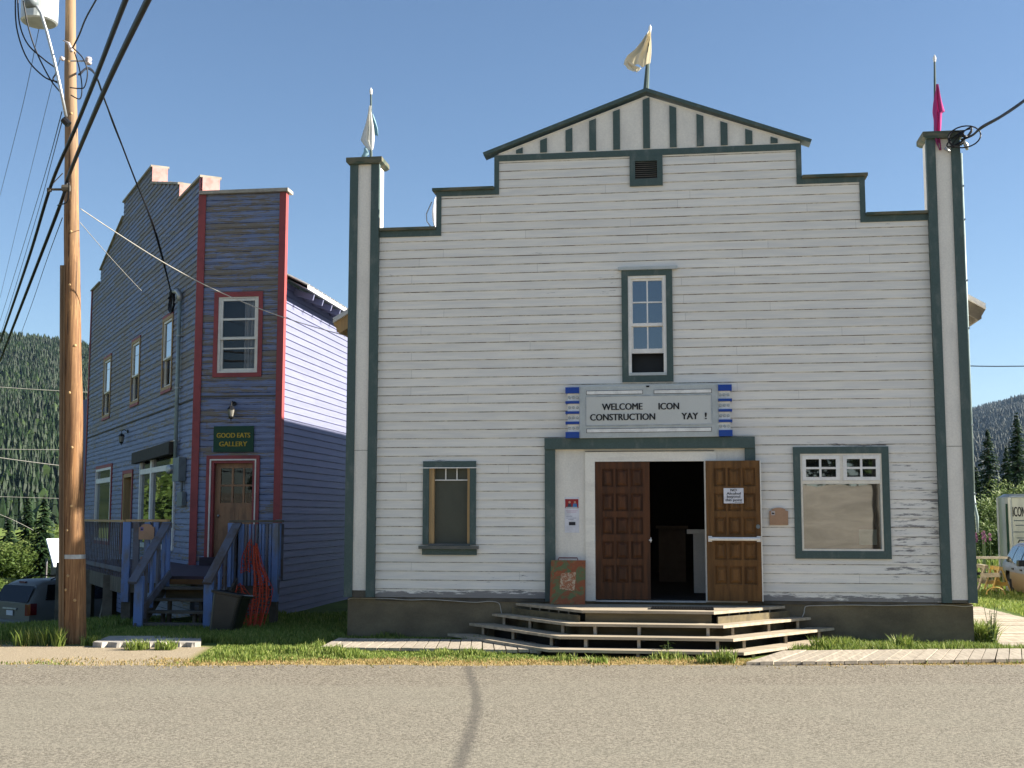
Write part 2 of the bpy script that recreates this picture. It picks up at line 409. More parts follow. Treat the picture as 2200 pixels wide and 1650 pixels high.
# the road
def road_mat():
    k = NT('pale chip seal'); v = k.coord(); sp = k.n('ShaderNodeSeparateXYZ'); k.l(v, sp.inputs[0]); X, Y = sp.outputs[0], sp.outputs[1]
    f = k.noise(v, 36, 3, .85); f2 = k.noise(v, 190, 2, .6); big = k.noise(k.mapv(v, (.35,.9,1)), 1, 5, .6)
    col = k.mix(k.ramp(f, .43, .57), (.082,.070,.053), (.275,.243,.188))
    f3 = k.noise(v, 17, 3, .8); col = k.mix(k.math('MULTIPLY', k.ramp(f3, .55, .75), .55), col, (.40,.35,.27)); col = k.mix(k.math('MULTIPLY', k.ramp(f3, .42, .28), .6), col, (.12,.10,.075))
    col = k.mix(k.ramp(f2, .60, .72), col, (.50,.45,.36))
    col = k.mix(k.ramp(f2, .38, .28), col, (.12,.105,.085))
    col = k.mix(k.math('MULTIPLY', k.ramp(big, .42, .66), .30), col, (.23,.215,.165))
    # wheel-polished band and the fresh chips nearer the kerbside
    d = k.math('SUBTRACT', Y, k.math('MULTIPLY', X, .1458)); band = k.ramp(d, -5.3, -5.6)
    col = k.mix(k.math('MULTIPLY', band, .25), col, (.24,.225,.175))
    # wandering tar streak
    cv = k.n('ShaderNodeFloatCurve'); c = cv.mapping.curves[0]
    t = k.math('DIVIDE', k.math('ADD', Y, 10), 8.0); k.l(t, cv.inputs[1])
    pts = []
    for px, py in ((985,1650),(1003,1600),(1015,1560),(1023,1515),(1020,1485),(1010,1450),(1006,1432)):
        P = atz(px, py, -.6); pts.append(((P.y+10)/8, P.x/8))
    while len(c.points) < len(pts): c.points.new(.5, .5)
    for q, (a, b) in zip(c.points, pts): q.location = (a, b)
    cv.mapping.update()
    off = k.math('ABSOLUTE', k.math('SUBTRACT', X, k.math('MULTIPLY', cv.outputs[0], 8)))
    off = k.math('ADD', off, k.math('MULTIPLY', k.math('SUBTRACT', k.noise(v, 9, 5, .8), .5), .16))
    tar = k.math('MULTIPLY', k.ramp(off, .095, .01), k.ramp(Y, -10.2, -9.4))
    tar = k.math('MULTIPLY', tar, k.math('MULTIPLY_ADD', f, .5, .30))
    col = k.mix(tar, col, (.06,.055,.05))
    k.bump(f, .55, .012); return k.out(col, .9, .15)
rd = MB(); rx = [-400,-200,-100,-60,-40,-25,-18,-14] + [-12+.2*i for i in range(160)] + [22,30,45,70,120,250,400]
rows = []
for x in rx:
    e = road_edge(x); rows.append([(x, e-9.5, -.594), (x, e-5, -.592), (x, e-2, -.592), (x, e-.05, -.592), (x, e+.03, -.602)])
rd.grid([list(r) for r in rows]); 
rd.f = [f[::-1] for f in rd.f]
struct(rd.build('road', road_mat(), smooth=True))
# ------------------------------------------------------------------ clapboard wall builder
def siding(mb, fn, span, z0, z1, pitch, holes=(), lap=.016, back=.12):
    """rows of lapped boards; fn(u,z,d) -> point (d = out of the wall); span(z)->(u0,u1)"""
    n = int(math.ceil((z1-z0)/pitch-1e-6))
    cuts = sorted({round(h[i], 4) for h in holes for i in (2, 3)})
    for i in range(n):
        a = z0+i*pitch; b = min(z0+(i+1)*pitch, z1)
        zs = [a] + [c for c in cuts if a+1e-4 < c < b-1e-4] + [b]
        for za, zb in zip(zs, zs[1:]):
            zm = (za+zb)/2; u0, u1 = span(zm)
            if u1-u0 < .01: continue
            iv = [(u0, u1)]
            for h in holes:
                if h[2] < zm < h[3]:
                    nv = []
                    for p, q in iv:
                        if h[1] <= p or h[0] >= q: nv.append((p, q)); continue
                        if h[0] > p: nv.append((p, h[0]))
                        if h[1] < q: nv.append((h[1], q))
                    iv = nv
            da = lap*(1-(za-a)/pitch); db = lap*(1-(zb-a)/pitch)
            for p, q in iv:
                ns = max(1, int((q-p)/.55)); us = [p+(q-p)*k/ns for k in range(ns+1)]
                wb = [(-.0035-.0045*noise.noise(Vector((u*.9, i*5.1, 2)))) if za == a and i else 0 for u in us]
                for u, u2, w0, w1_ in zip(us, us[1:], wb, wb[1:]):
                    mb.face([fn(u,za+w0,da), fn(u2,za+w1_,da), fn(u2,zb,db), fn(u,zb,db)], [(u,za+1e-3),(u2,za+1e-3),(u2,zb-1e-3),(u,zb-1e-3)])
                    mb.face([fn(u,za+w0,-back*.1), fn(u2,za+w1_,-back*.1), fn(u2,za+w1_,da), fn(u,za+w0,da)], [(u,za),(u2,za),(u2,za),(u,za)])
                mb.face([fn(p,zb,db), fn(q,zb,db), fn(q,zb,-back), fn(p,zb,-back)], [(p,zb-.05)]*4)
                mb.face([fn(p,za,-back), fn(p,za,da), fn(p,zb,db), fn(p,zb,-back)], [(p,za+.03)]*4)
                mb.face([fn(q,za,da), fn(q,za,-back), fn(q,zb,-back), fn(q,zb,db)], [(q,za+.03)]*4)
                mb.face([fn(q,za,-back), fn(p,za,-back), fn(p,zb,-back), fn(q,zb,-back)], [(p,za+.03)]*4)
def frame(mb, fn, u0, u1, z0, z1, w, d0, d1, wt=None, wb=None):
    "rectangular casing: two uprights between head and foot"
    wt = w if wt is None else wt; wb = w if wb is None else wb
    def bx(a, b, c, d): mb.prism([(a,c),(b,c),(b,d),(a,d)], fn, d1, d0)
    bx(u0, u0+w, z0+wb, z1-wt); bx(u1-w, u1, z0+wb, z1-wt)
    if wt: bx(u0, u1, z1-wt, z1)
    if wb: bx(u0, u1, z0, z0+wb)
def slab(mb, fn, u0, u1, z0, z1, d0, d1): mb.prism([(u0,z0),(u1,z0),(u1,z1),(u0,z1)], fn, d1, d0)

# ================================================================== THE WHITE HALL
W = 9.14
hf = lambda u, z, d: Vector((u, -d, z))
hall = thing('white_hall', 'large white clapboard hall with a stepped false front, green trim and open brown doors', 'building', (4.57, 0, -.6))
HOLES = [(1.27,1.91,.785,1.93), (4.30,4.86,3.29,4.79), (6.76,7.90,.70,2.115), (3.19,5.98,-.01,2.19), (4.40,4.77,6.26,6.58)]
def hspan(z):
    if z < 5.60: return (.45, 8.68)
    if z < 6.20: return (1.38, 7.76)
    return (2.29, 6.86)
s = MB(); siding(s, hf, hspan, 0, 6.66, PH, HOLES)
s.build('clapboard_wall', M['hall'], hall)
# foundation with faint sheet joints
f = MB(); f.box(.03, 3.0, .02, .3, -.9, -.02); f.box(3.0, 6.2, .03, .3, -.9, -.02); f.box(6.2, 9.1, .02, .3, -.9, -.02)
f.box(.03, .28, .3, 15.9, -1.4, -.02); f.box(8.85, 9.1, .3, 15.9, -1.4, -.02)
f.build('foundation', M['found'], hall)
s = MB(); s.box(.46, 3.02, .0, .1, -.055, -.005); s.build('skirt_board', M['oldwood'], hall)
s = MB(); s.box(6.2, 8.66, .0, .1, -.05, -.005); s.build('skirt_board', M['oldwood'], hall)
# body: side walls, back, floor, roof
s = MB()
siding(s, lambda u, z, d: Vector((.12-d, u, z)), lambda z: (.1, 16), 0, 4.45, PH, ())
siding(s, lambda u, z, d: Vector((9.02+d, u, z)), lambda z: (.1, 16), 0, 4.45, PH, ())
siding(s, lambda u, z, d: Vector((u, 16+d, z)), lambda z: (.1+max(0,(z-4.4)/.6), 9.04-max(0,(z-4.4)/.6)), 0, 7.1, PH, ())
s.build('side_wall', M['hall'], hall)
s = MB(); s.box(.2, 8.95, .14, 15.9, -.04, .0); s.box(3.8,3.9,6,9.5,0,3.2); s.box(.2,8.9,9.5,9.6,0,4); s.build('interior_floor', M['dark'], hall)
rf = MB()
for sgn in (-1, 1):
    A = lambda t, z=0: Vector((4.57 + sgn*t, 0, 7.24 - .6*t + z))
    y0, y1 = .45, 16.4
    e = 4.97
    P = [A(0), A(e)]; Q = [A(0, .04), A(e, .04)]
    pts = lambda p, y: (p.x, y, p.z)
    rf.face([pts(P[0],y0), pts(P[1],y0), pts(P[1],y1), pts(P[0],y1)]); rf.face([pts(Q[0],y0), pts(Q[1],y0), pts(Q[1],y1), pts(Q[0],y1)])
    rf.face([pts(P[1],y0), pts(Q[1],y0), pts(Q[1],y1), pts(P[1],y1)]); rf.face([pts(P[0],y0), pts(Q[0],y0), pts(Q[1],y0), pts(P[1],y0)])
    y = y0+.05
    while y < y1:                                   # standing ribs
        rf.beam(Vector((A(0,.06).x, y, A(0,.06).z)), Vector((A(e,.06).x, y, A(e,.06).z)), .04, .05); y += .3
rf.tube([(4.57,.4,7.29),(4.57,16.4,7.29)], .09, 8)
roof = rf.build('roof', M['tin'], hall)
for sgn in (-1, 1):
    for i, y in enumerate([.62 + .61*j for j in range(26)]):
        b = MB(); t0, t1 = 4.36, 4.93
        b.beam((4.57+sgn*t0, y, 7.24-.6*t0-.14), (4.57+sgn*t1, y, 7.24-.6*t1-.09), .045, .12)
        b.build('rafter_tail', M['yellow'] if sgn < 0 else M['oldwood'], roof)
    b = MB(); b.beam((4.57+sgn*.3, .52, 7.24-.18-.10), (4.57+sgn*4.93, .52, 7.24-.6*4.93-.10), .04, .2)
    b.beam((4.57+sgn*4.9, .5, 7.24-.6*4.9-.11), (4.57+sgn*4.9, 16.3, 7.24-.6*4.9-.11), .03, .14)
    b.build('rake_board', M['yellow'] if sgn < 0 else M['oldwood'], roof)
# corner pilasters
for sgn, x0, x1 in ((-1, 0, .46), (1, 8.67, 9.14)):
    top = 6.66 if sgn < 0 else 6.70
    p = MB(); p.box(x0+.02, x1-.02, -.07, .30, 0, top); pil = p.build('pilaster', M['panelw'], hall)
    b = MB()
    for a, c in ((x0, x0+.125), (x1-.125, x1)): b.box(a, c, -.095, -.0705, 0, top)
    # side boards
    b.box(x0-.003, x0+.0195, -.0945, -.0, 0, top) ; b.box(x1-.0195, x1+.003, -.0945, -.0, 0, top)
    b.build('corner_board', M['green'], pil)
    b = MB(); b.box(x0+.126, x1-.126, -.078, -.0705, 0, .10 if sgn < 0 else .04)
    b.box(x0+.126, x1-.126, -.0735, -.0704, 2.2, 2.206)
    b.build('base_patch', M['oldwood'], pil)
    c = MB(); c.box(x0-.055, x1+.055, -.15, .36, top+.03, top+.10)
    for i in range(1):   # chamfered underside
        q = [(x0-.055,top+.03),(x0-.005,top-.0),(x1+.005,top-.0),(x1+.055,top+.03)]
        c.prism([(q[1][0],q[1][1]),(q[2][0],q[2][1]),(q[3][0],q[3][1]),(q[0][0],q[0][1])], lambda a,b,d: Vector((a,-d,b)), .145, -.355)
    c.build('pilaster_cap', M['cap'], pil)
# stepped parapet trim
tr = MB(); cp = MB()
def band(u0, u1, z0, z1): slab(tr, hf, u0, u1, z0, z1, -.14, .03)
band(.462, 1.353, 5.505, 5.60); band(1.353, 1.435, 5.505, 6.12)
band(1.353, 2.262, 6.121, 6.20); band(2.262, 2.335, 6.121, 6.64)
band(2.262, 6.885, 6.641, 6.735)
band(6.808, 6.885, 6.115, 6.64); band(6.885, 7.79, 6.115, 6.195); band(7.712, 7.79, 5.51, 6.114); band(7.79, 8.668, 5.51, 5.60)
tr.build('parapet_trim', M['green'], hall)
for u0, u1, z in ((.47,1.351,5.60), (1.30,2.26,6.20), (6.887,7.83,6.197), (7.792,8.665,5.602)):
    slab(cp, hf, u0, u1, z+.001, z+.042, -.19, .085)
cp.build('parapet_cap', M['cap'], hall)
# pediment
APX, APZ = 4.60, 7.60
pd = MB(); pd.prism([(2.28,6.736),(6.89,6.736),(4.60,7.575)], hf, .012, -.12)
ped = pd.build('pediment', M['panelw'], hall)
for x in (2.655,3.031,3.415,3.787,4.144,4.600,5.005,5.402,5.765,6.124,6.500):
    x += random.uniform(-.008,.008)
    zt = 6.736 + (7.575-6.736)*((x-2.28)/2.32 if x < 4.6 else (6.89-x)/2.29) - .045
    hw = .052
    e = .36*hw*(0 if x == 4.6 else (1 if x < 4.6 else -1))
    b = MB(); b.prism([(x-hw,6.755),(x+hw,6.755),(x+hw,zt+e),(x-hw,zt-e)], hf, .034, .0125)
    b.build('batten', M['green'], ped)
b = MB()
for sg, ex, ez in ((-1, 2.11, 6.70), (1, 7.02, 6.70)):
    L = (APX-ex)*sg*-1
    P, Q = Vector((APX, 0, APZ+.02)), Vector((ex, 0, ez+.02))
    d = (Q-P).normalized(); nrm = Vector((0,1,0)).cross(d) if sg > 0 else d.cross(Vector((0,1,0)))
    if nrm.z < 0: nrm = -nrm
    th = .052
    pp = [P, Q, Q+nrm*th, P+Vector((0,0,th*1.06))]
    for dd0, dd1 in ((-.16, .10),):
        A = [Vector((v.x, -dd1, v.z)) for v in pp]; B = [Vector((v.x, -dd0, v.z)) for v in pp]
        b.face(A if sg < 0 else A[::-1]); b.face(B[::-1] if sg < 0 else B)
        for i in range(4): b.face([A[i], A[(i+1)%4], B[(i+1)%4], B[i]])
b.build('eave_board', M['green'], ped)
b = MB()
for sg in (-1, 1):
    q = Vector((4.6+sg*2.27, -.016, 6.752)); b.beam((4.6, -.016, 7.562), q, .012, .022)
b.box(2.36, 6.81, -.018, -.0125, 6.737, 6.752)
b.build('bare_edge_strip', M['cream'], ped)
# vent
b = MB(); frame(b, hf, 4.338, 4.834, 6.172, 6.640, .083, .0, .045, wb=.105, wt=.085); vt = b.build('vent', M['green'], hall)
b = MB()
for i in range(9): 
    z = 6.285+.031*i; b.face([(4.42,-.03,z),(4.752,-.03,z),(4.752,.03,z+.026),(4.42,.03,z+.026)])
b.build('louvre', M['green2'], vt, solid=.006)
b = MB(); b.box(4.41, 4.76, .06, .08, 6.26, 6.57); b.build('vent_screen', M['black'], vt)
# upper window, lower sash raised a little
b = MB(); frame(b, hf, 4.199, 4.955, 3.192, 4.880, .094, .018, .045, wt=.085, wb=.095); uw = b.build('window', M['green'], hall)
b = MB(); slab(b, hf, 4.149, 5.035, 4.881, 4.925, .018, .075); b.build('drip_cap', M['signgrey'], uw)
b = MB(); frame(b, hf, 4.294, 4.86, 3.288, 4.794, .045, -.10, .028, wb=.045, wt=.04); b.build('window_frame', M['vinyl'], uw)
b = MB(); slab(b, hf, 4.30, 4.855, 3.288, 3.325, .0285, .055); b.build('sill', M['signgrey'], uw)
def sash(parent, fn, u0, u1, z0, z1, w, wt, wb, d0, d1, bars_u=(), bars_z=(), bw=.02, m='vinyl', g='glass', name='sash'):
    b = MB(); frame(b, fn, u0, u1, z0, z1, w, d0, d1, wt=wt, wb=wb)
    dm = (d0+d1)/2
    for u in bars_u: slab(b, fn, u-bw/2, u+bw/2, z0+wb, z1-wt, dm-.004, d1-.004)
    us = [u0+w] + list(bars_u) + [u1-w]
    for z in bars_z:
        for a, c in zip(us, us[1:]):
            slab(b, fn, a+(bw/2 if a != us[0] else 0), c-(bw/2 if c != us[-1] else 0), z-bw/2, z+bw/2, dm-.004, d1-.004)
    o = b.build(name, M[m], parent)
    b = MB(); b.face([fn(u0+w*.7,z0+wb*.7,dm-.006), fn(u1-w*.7,z0+wb*.7,dm-.006), fn(u1-w*.7,z1-wt*.7,dm-.006), fn(u0+w*.7,z1-wt*.7,dm-.006)])
    b.build('pane', M[g], o)
    return o
sash(uw, hf, 4.332, 4.83, 4.035, 4.752, .03, .03, .045, -.035, .0, (4.581,), (4.395,))
sash(uw, hf, 4.332, 4.83, 3.63, 4.06, .035, .03, .068, -.075, -.036, (4.581,), ())
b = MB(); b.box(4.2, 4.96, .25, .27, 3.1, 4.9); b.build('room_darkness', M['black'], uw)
# left window: blind, bare wood jambs, white bars
b = MB(); frame(b, hf, 1.186, 1.996, .785, 2.033, .092, .0, .042, wb=0, wt=.0955); lw = b.build('window', M['green'], hall)
b = MB(); slab(b, hf, 1.14, 2.04, .722, .768, .018, .11); b.build('sill', M['green2'], lw)
b = MB(); slab(b, hf, 1.18, 2.012, .632, .7215, .018, .045); b.build('apron', M['green'], lw)
b = MB(); slab(b, hf, 1.2785, 1.352, .80, 1.93, -.11, .01); slab(b, hf, 1.862, 1.9035, .80, 1.93, -.11, .01); b.build('jamb', M['yellow'], lw)
b = MB(); slab(b, hf, 1.2785, 1.9035, .77, .7995, -.12, .04); b.build('inner_sill', M['green2'], lw)
b = MB(); slab(b, hf, 1.12, 2.06, 1.925, 1.939, .043, .055); slab(b, hf, 1.353, 1.861, 1.742, 1.758, -.055, -.035)
slab(b, hf, 1.512, 1.530, 1.758, 1.925, -.055, -.035); slab(b, hf, 1.684, 1.702, 1.758, 1.925, -.055, -.035); b.build('glazing_bar', M['vinyl'], lw)
b = MB(); b.box(1.352, 1.862, .062, .075, .79, 1.94); b.build('blind', M['blind'], lw)
# right shop window
b = MB(); frame(b, hf, 6.660, 8.003, .604, 2.210, .098, .0, .042, wt=.098, wb=.11); rw = b.build('window', M['green'], hall)
b = MB(); frame(b, hf, 6.760, 7.903, .716, 2.110, .026, -.10, .030, wt=.026, wb=.026)
slab(b, hf, 6.786, 7.877, 1.676, 1.722, -.08, .026); slab(b, hf, 7.318, 7.362, 1.7225, 2.083, -.08, .026); b.build('window_frame', M['cream'], rw)
sash(rw, hf, 6.788, 7.317, 1.724, 2.082, .052, .05, .05, -.03, .034, (7.043,), (1.903,), .03, name='awning_sash')
sash(rw, hf, 7.363, 7.876, 1.724, 2.082, .052, .05, .05, -.03, .034, (7.619,), (1.903,), .03, name='awning_sash')
b = MB(); b.face([hf(6.785,.742,-.045), hf(7.878,.742,-.045), hf(7.878,1.677,-.045), hf(6.785,1.677,-.045)]); b.build('pane', M['glassclear'], rw)
b = MB(); b.box(6.7, 7.95, .30, .32, .6, 2.2); b.build('room_backing', plain('dim tan wall', (.075,.066,.05), None), rw)
b = MB(); b.box(7.58, 7.83, .125, .13, .80, 1.02); b.build('pale_card', plain('pale green card', (.34,.45,.38), None), rw)
# entrance
b = MB()
slab(b, hf, 3.036, 6.118, 2.200, 2.363, .0, .085); slab(b, hf, 3.036, 3.190, -.04, 2.199, .0, .05); slab(b, hf, 5.972, 6.122, -.0, 2.199, .0, .05)
dr = b.build('entrance_surround', M['green'], hall)
b = MB(); slab(b, hf, 3.19, 3.635, -.03, 2.199, -.06, -.005); slab(b, hf, 3.635, 5.972, 2.165, 2.199, -.06, -.005); slab(b, hf, 5.42, 5.972, -.03, 2.164, -.06, -.005)
b.build('flat_panel', M['panelw'], dr)
b = MB(); slab(b, hf, 3.635, 3.780, -.03, 2.014, -.06, .018); slab(b, hf, 3.635, 5.56, 2.0145, 2.158, -.06, .018); slab(b, hf, 5.3795, 5.42, -.03, 2.014, -.06, .010); b.build('casing', M['white'], dr)
b = MB(); slab(b, hf, 3.635, 5.53, 2.159, 2.168, .0, .03); b.build('drip_strip', M['oldwood'], dr)
b = MB(); slab(b, hf, 3.781, 5.379, -.035, -.012, -.1, .05); b.build('threshold', M['galv'], dr)
def door_leaf(fn, u0, u1, z0, z1, m, d0, d1, cols, rows, name='door'):
    b = MB(); slab(b, fn, u0, u1, z0, z1, d0, d1)
    o = b.build(name, M[m], hall, bevel=.004)
    P_ = .030; b = MB(); us = [u0] + [v_ for c in cols for v_ in (c[0]-.02, c[1]+.02)] + [u1]
    zs = [z0] + [v_ for c in sorted(rows) for v_ in (c[0]-.02, c[1]+.02)] + [z1]
    for i in range(0, len(us), 2): slab(b, fn, us[i], us[i+1], z0, z1, d1+.0005, d1+P_)
    for i in range(0, len(zs), 2):
        for j in range(1, len(us)-1, 2): slab(b, fn, us[j], us[j+1], zs[i], zs[i+1], d1+.0005, d1+P_-.001)
    b.build('rails', M[m], o)
    for c0, c1 in cols:
        for r0, r1 in rows:
            b = MB()
            k = .038
            b.face([fn(c0,r0,d1+.003), fn(c1,r0,d1+.003), fn(c1-k,r0+k,d1+.022), fn(c0+k,r0+k,d1+.022)])
            b.face([fn(c1,r0,d1+.003), fn(c1,r1,d1+.003), fn(c1-k,r1-k,d1+.022), fn(c1-k,r0+k,d1+.022)])
            b.face([fn(c1,r1,d1+.003), fn(c0,r1,d1+.003), fn(c0+k,r1-k,d1+.022), fn(c1-k,r1-k,d1+.022)])
            b.face([fn(c0,r1,d1+.003), fn(c0,r0,d1+.003), fn(c0+k,r0+k,d1+.022), fn(c0+k,r1-k,d1+.022)])
            b.face([fn(c0+k,r0+k,d1+.022), fn(c1-k,r0+k,d1+.022), fn(c1-k,r1-k,d1+.022), fn(c0+k,r1-k,d1+.022)])
            b.build('raised_panel', M[m], o)
    return o
rowsL = [(1.66,1.89),(1.303,1.525),(.962,1.178),(.606,.828),(.258,.479)]
d1 = door_leaf(hf, 3.785, 4.585, .0, 2.010, 'wdoor', -.055, -.010, [(3.905,4.035),(4.105,4.250),(4.323,4.465)], rowsL)
b = MB(); b.tube([(4.575,-.01,.86),(4.60,-.04,.86)], .014, 8); b.box(4.586,4.60,-.005,.05,.83,.90); b.build('latch', M['vinyl'], d1)
def df(u, z, d):   # the second leaf stands open, swung out against the wall
    a = RAD(-4); x, y = (u-5.40), d
    return Vector((5.40 + x*math.cos(a), -.068 - y + x*math.sin(a)*1.0, z))
d2 = door_leaf(df, 5.400, 6.175, .0, 2.012, 'wdoor2', -.022, .022, [(5.537,5.667),(5.735,5.877),(5.950,6.092)], rowsL)
b = MB(); b.tube([df(5.43,.885,.092), df(6.155,.885,.092)], .027, 10)
for u in (5.45, 6.14): slab(b, df, u-.028, u+.028, .845, .925, .053, .09)
b.build('push_bar', M['vinyl'], d2, smooth=False)
b = MB(); b.tube([df(6.135,1.062,.04), df(6.135,1.062,.062)], .030, 14); b.build('lock', M['greybox'], d2)
b = MB(); slab(b, df, 6.1755, 6.190, .0, 2.012, -.022, .052); slab(b, df, 5.388, 5.3995, 0, 2.012, -.02, .02); b.build('edge_strip', M['white'], d2)

# things inside the doorway
ct = thing('newel_post', 'pale square post standing in the dark doorway of the hall', 'post', (5.55, 1.8, 0))
b = MB(); b.box(5.22, 5.42, 1.7, 1.9, 0, .93); b.build('shaft', M['panelw'], ct)
b = MB(); b.box(5.12, 5.42, 1.66, 1.94, .931, 1.0); b.build('cap', M['panelw'], ct)
b = MB(); b.box(4.6, 5.1, 5.0, 5.6, 0, .98); b.box(4.55, 5.15, 4.95, 5.65, .981, 1.03)
tag(b.build('counter', plain('brown counter', (.12,.09,.07)), None), 'dim brown counter deep inside the hall doorway', 'counter')

# marquee sign
sg = thing('letter_board_sign', 'grey changeable letter board above the hall doors reading welcome icon construction yay', 'sign', (4.58, -.12, 2.37))
sfn = lambda u, z, d: Vector((u, -.02-d, z))
def tilt(u, z, d): return Vector((u, -.02-d, z + .004*(u-4.58)))
b = MB(); slab(b, tilt, 3.565, 5.600, 2.362, 3.130, 0, .12); b.build('cabinet', M['signgrey'], sg, bevel=.006)
b = MB(); frame(b, tilt, 3.655, 5.510, 2.535, 2.980, .012, .1205, .130); b.build('rim', M['galv'], sg)
b = MB(); slab(b, tilt, 3.667, 5.498, 2.547, 2.968, .1205, .1235); b.build('letter_panel', M['signface'], sg)
for a, c, z0, z1 in ((3.675,4.499,3.008,3.056),(4.672,5.499,3.006,3.054),(3.675,5.493,2.442,2.492)):
    b = MB(); slab(b, tilt, a, c, z0, z1, .1205, .1265); b.build('light_strip', M['signwhite'], sg)
    b = MB(); frame(b, tilt, a-.006, c+.006, z0-.006, z1+.006, .0055, .1205, .1275); b.build('strip_rim', M['ink'], sg)
for body, x, wd, z in (('WELCOME', 3.904, .591, 2.772), ('ICON', 4.735, .294, 2.768), ('CONSTRUCTION', 3.727, .952, 2.618), ('YAY', 5.067, .237, 2.618), ('!', 5.405, .022, 2.618)):
    text_mesh(body, 'lettering', M['ink'], lambda a, b, d: tilt(a, b, .126+d), sg, .139, x, z, width=wd, bold=.0045)
ccol = [(3.028,3.118,'b'),(2.913,3.027,'w'),(2.875,2.912,'b'),(2.760,2.874,'w'),(2.723,2.759,'b'),(2.608,2.722,'w'),(2.569,2.607,'b'),(2.454,2.568,'w'),(2.364,2.453,'b')]
for s0, s1, w0, w1 in ((3.360,3.564,3.388,3.564), (5.601,5.797,5.601,5.772)):
    for z0, z1, k in ccol:
        b = MB()
        if k == 'b': slab(b, tilt, s0, s1, z0, z1, .0, .15); b.build('blue_block', M['signblue'], sg, bevel=.005)
        else:
            slab(b, tilt, w0, w1, z0, z1, .0, .105)
            o = b.build('bulb_panel', M['signwhite'], sg)
            b = MB()
            for i in range(3):
                u = w0 + (w1-w0)*(i+.5)/3
                b.tube([tilt(u, (z0+z1)/2, .1052), tilt(u, (z0+z1)/2, .122)], [.021,.012], 12)
                b.tube([tilt(u, (z0+z1)/2, .1051), tilt(u, (z0+z1)/2, .110)], [.026,.026], 12, cap=False)
            b.build('bulb', M['signgrey'], o)
b = MB(); slab(b, tilt, 4.555, 4.60, 3.10, 3.125, .1205, .128); b.build('latch', M['ink'], sg)

# notice, poster, plaque
def card(name, label, cat, fn, u0, u1, z0, z1, m='paper', d=.003):
    t = thing(name, label, cat, fn((u0+u1)/2, z0, 0)); b = MB(); slab(b, fn, u0, u1, z0, z1, 0, d); b.build('sheet', M[m], t); return t
nf = lambda u, z, d: df(u, z, .0535+d)
nt_ = card('paper_notice', 'white paper notice on the open door asking for no alcohol beyond this point', 'notice', nf, 5.655, 5.938, 1.395, 1.615)
for body, z, wd in (('NO', 1.568, .085), ('Alcohol', 1.520, .20), ('beyond', 1.475, .185), ('this point', 1.428, .235)):
    text_mesh(body, 'lettering', M['ink'], lambda a, b, d: nf(a, b, .004+d), nt_, .052, 5.797, z, ext=.0005, bold=.0016, align='C', width=wd)
b = MB(); slab(b, nf, 5.81, 5.92, 1.408, 1.414, .0031, .004); b.build('small_print', M['ink'], nt_)
pf = lambda u, z, d: Vector((u, .004-d, z))
po = card('event_poster', 'tall white poster with a red and blue picture left of the doors', 'poster', pf, 3.327, 3.541, .965, 1.493)
def patch(parent, name, fn, u0, u1, z0, z1, c, d0=.0031, d1=.0042):
    b = MB(); slab(b, fn, u0, u1, z0, z1, d0, d1); return b.build(name, plain(name.replace('_', ' ') + ' ink', c, None, bump=0, fa=.05), parent)
pic = patch(po, 'picture', pf, 3.335, 3.533, 1.325, 1.462, (.33,.03,.03))
for nm, a in (('seated_figure', ((3.400,1.34,.03,(.05,.06,.09)),(3.48,1.34,.035,(.07,.22,.48)))),):
    for u, z, w_, c in a:
        b = MB(); b.prism([(u-w_,z-.002),(u+w_,z-.002),(u+w_*.7,z+.055),(u-w_*.7,z+.055)], pf, .0052, .0043); b.build(nm, plain('figure ink', c, None, bump=0), pic)
        b = MB(); b.tube([pf(u,z+.075,.0043), pf(u,z+.075,.0052)], .017, 12); b.build('head', plain('face ink', (.5,.3,.22), None, bump=0), pic)
patch(po, 'table_strip', pf, 3.345, 3.52, 1.327, 1.345, (.5,.5,.5), .0053, .006)
for z, a, c, cc in ((1.285,3.345,3.52,(.55,.35,.45)),(1.265,3.36,3.50,(.55,.35,.45)),(1.205,3.35,3.44,(.2,.2,.3)),(1.178,3.35,3.50,(.3,.3,.38)),(1.155,3.38,3.46,(.3,.3,.38))):
    patch(po, 'text_line', pf, a, c, z, z+.007, cc)
patch(po, 'small_photo', pf, 3.390, 3.487, 1.075, 1.125, (.03,.03,.035))
def plaque(name, label, fn, u0, u1, z0, z1, loc, mk=True):
    t = thing(name, label, 'plaque', loc, 'tan heritage plaques with arched tops')
    cx = (u0+u1)/2; h = z1-z0; sh = z0+h*.80; w_ = u1-u0; n = 10
    poly = [(u0,z0),(u1,z0),(u1,sh),(u1-w_*.13,sh+h*.03)]
    poly += [(cx + w_*.36*math.cos(math.pi*i/n), sh+h*.05 + h*.15*math.sin(math.pi*i/n)) for i in range(0, n+1)]
    poly += [(u0+w_*.13,sh+h*.03),(u0,sh)]
    b = MB(); b.prism(poly, fn, .022, 0); b.build('board', M['copper'], t, bevel=.003)
    b = MB(); slab(b, fn, u0+w_*.10, u0+w_*.30, z0+h*.56, z0+h*.80, .0225, .025)
    e = b.build('emblem', plain('emblem print', (.52,.46,.44) if mk else (.18,.14,.30), None, bump=0), t)
    b = MB(); b.prism([(u0+w_*.12,z0+h*.62),(u0+w_*.28,z0+h*.62),(u0+w_*.24,z0+h*.72),(u0+w_*.2,z0+h*.68),(u0+w_*.16,z0+h*.74)], fn, .0265, .0255)
    b.build('emblem_peak', M['ink'], e)
    return t
plaque('heritage_plaque', 'tan arched plaque screwed to the white clapboards right of the open door', lambda u, z, d: Vector((u, -.018-d, z)), 6.305, 6.570, 1.085, 1.335, (6.43,-.02,1.08))
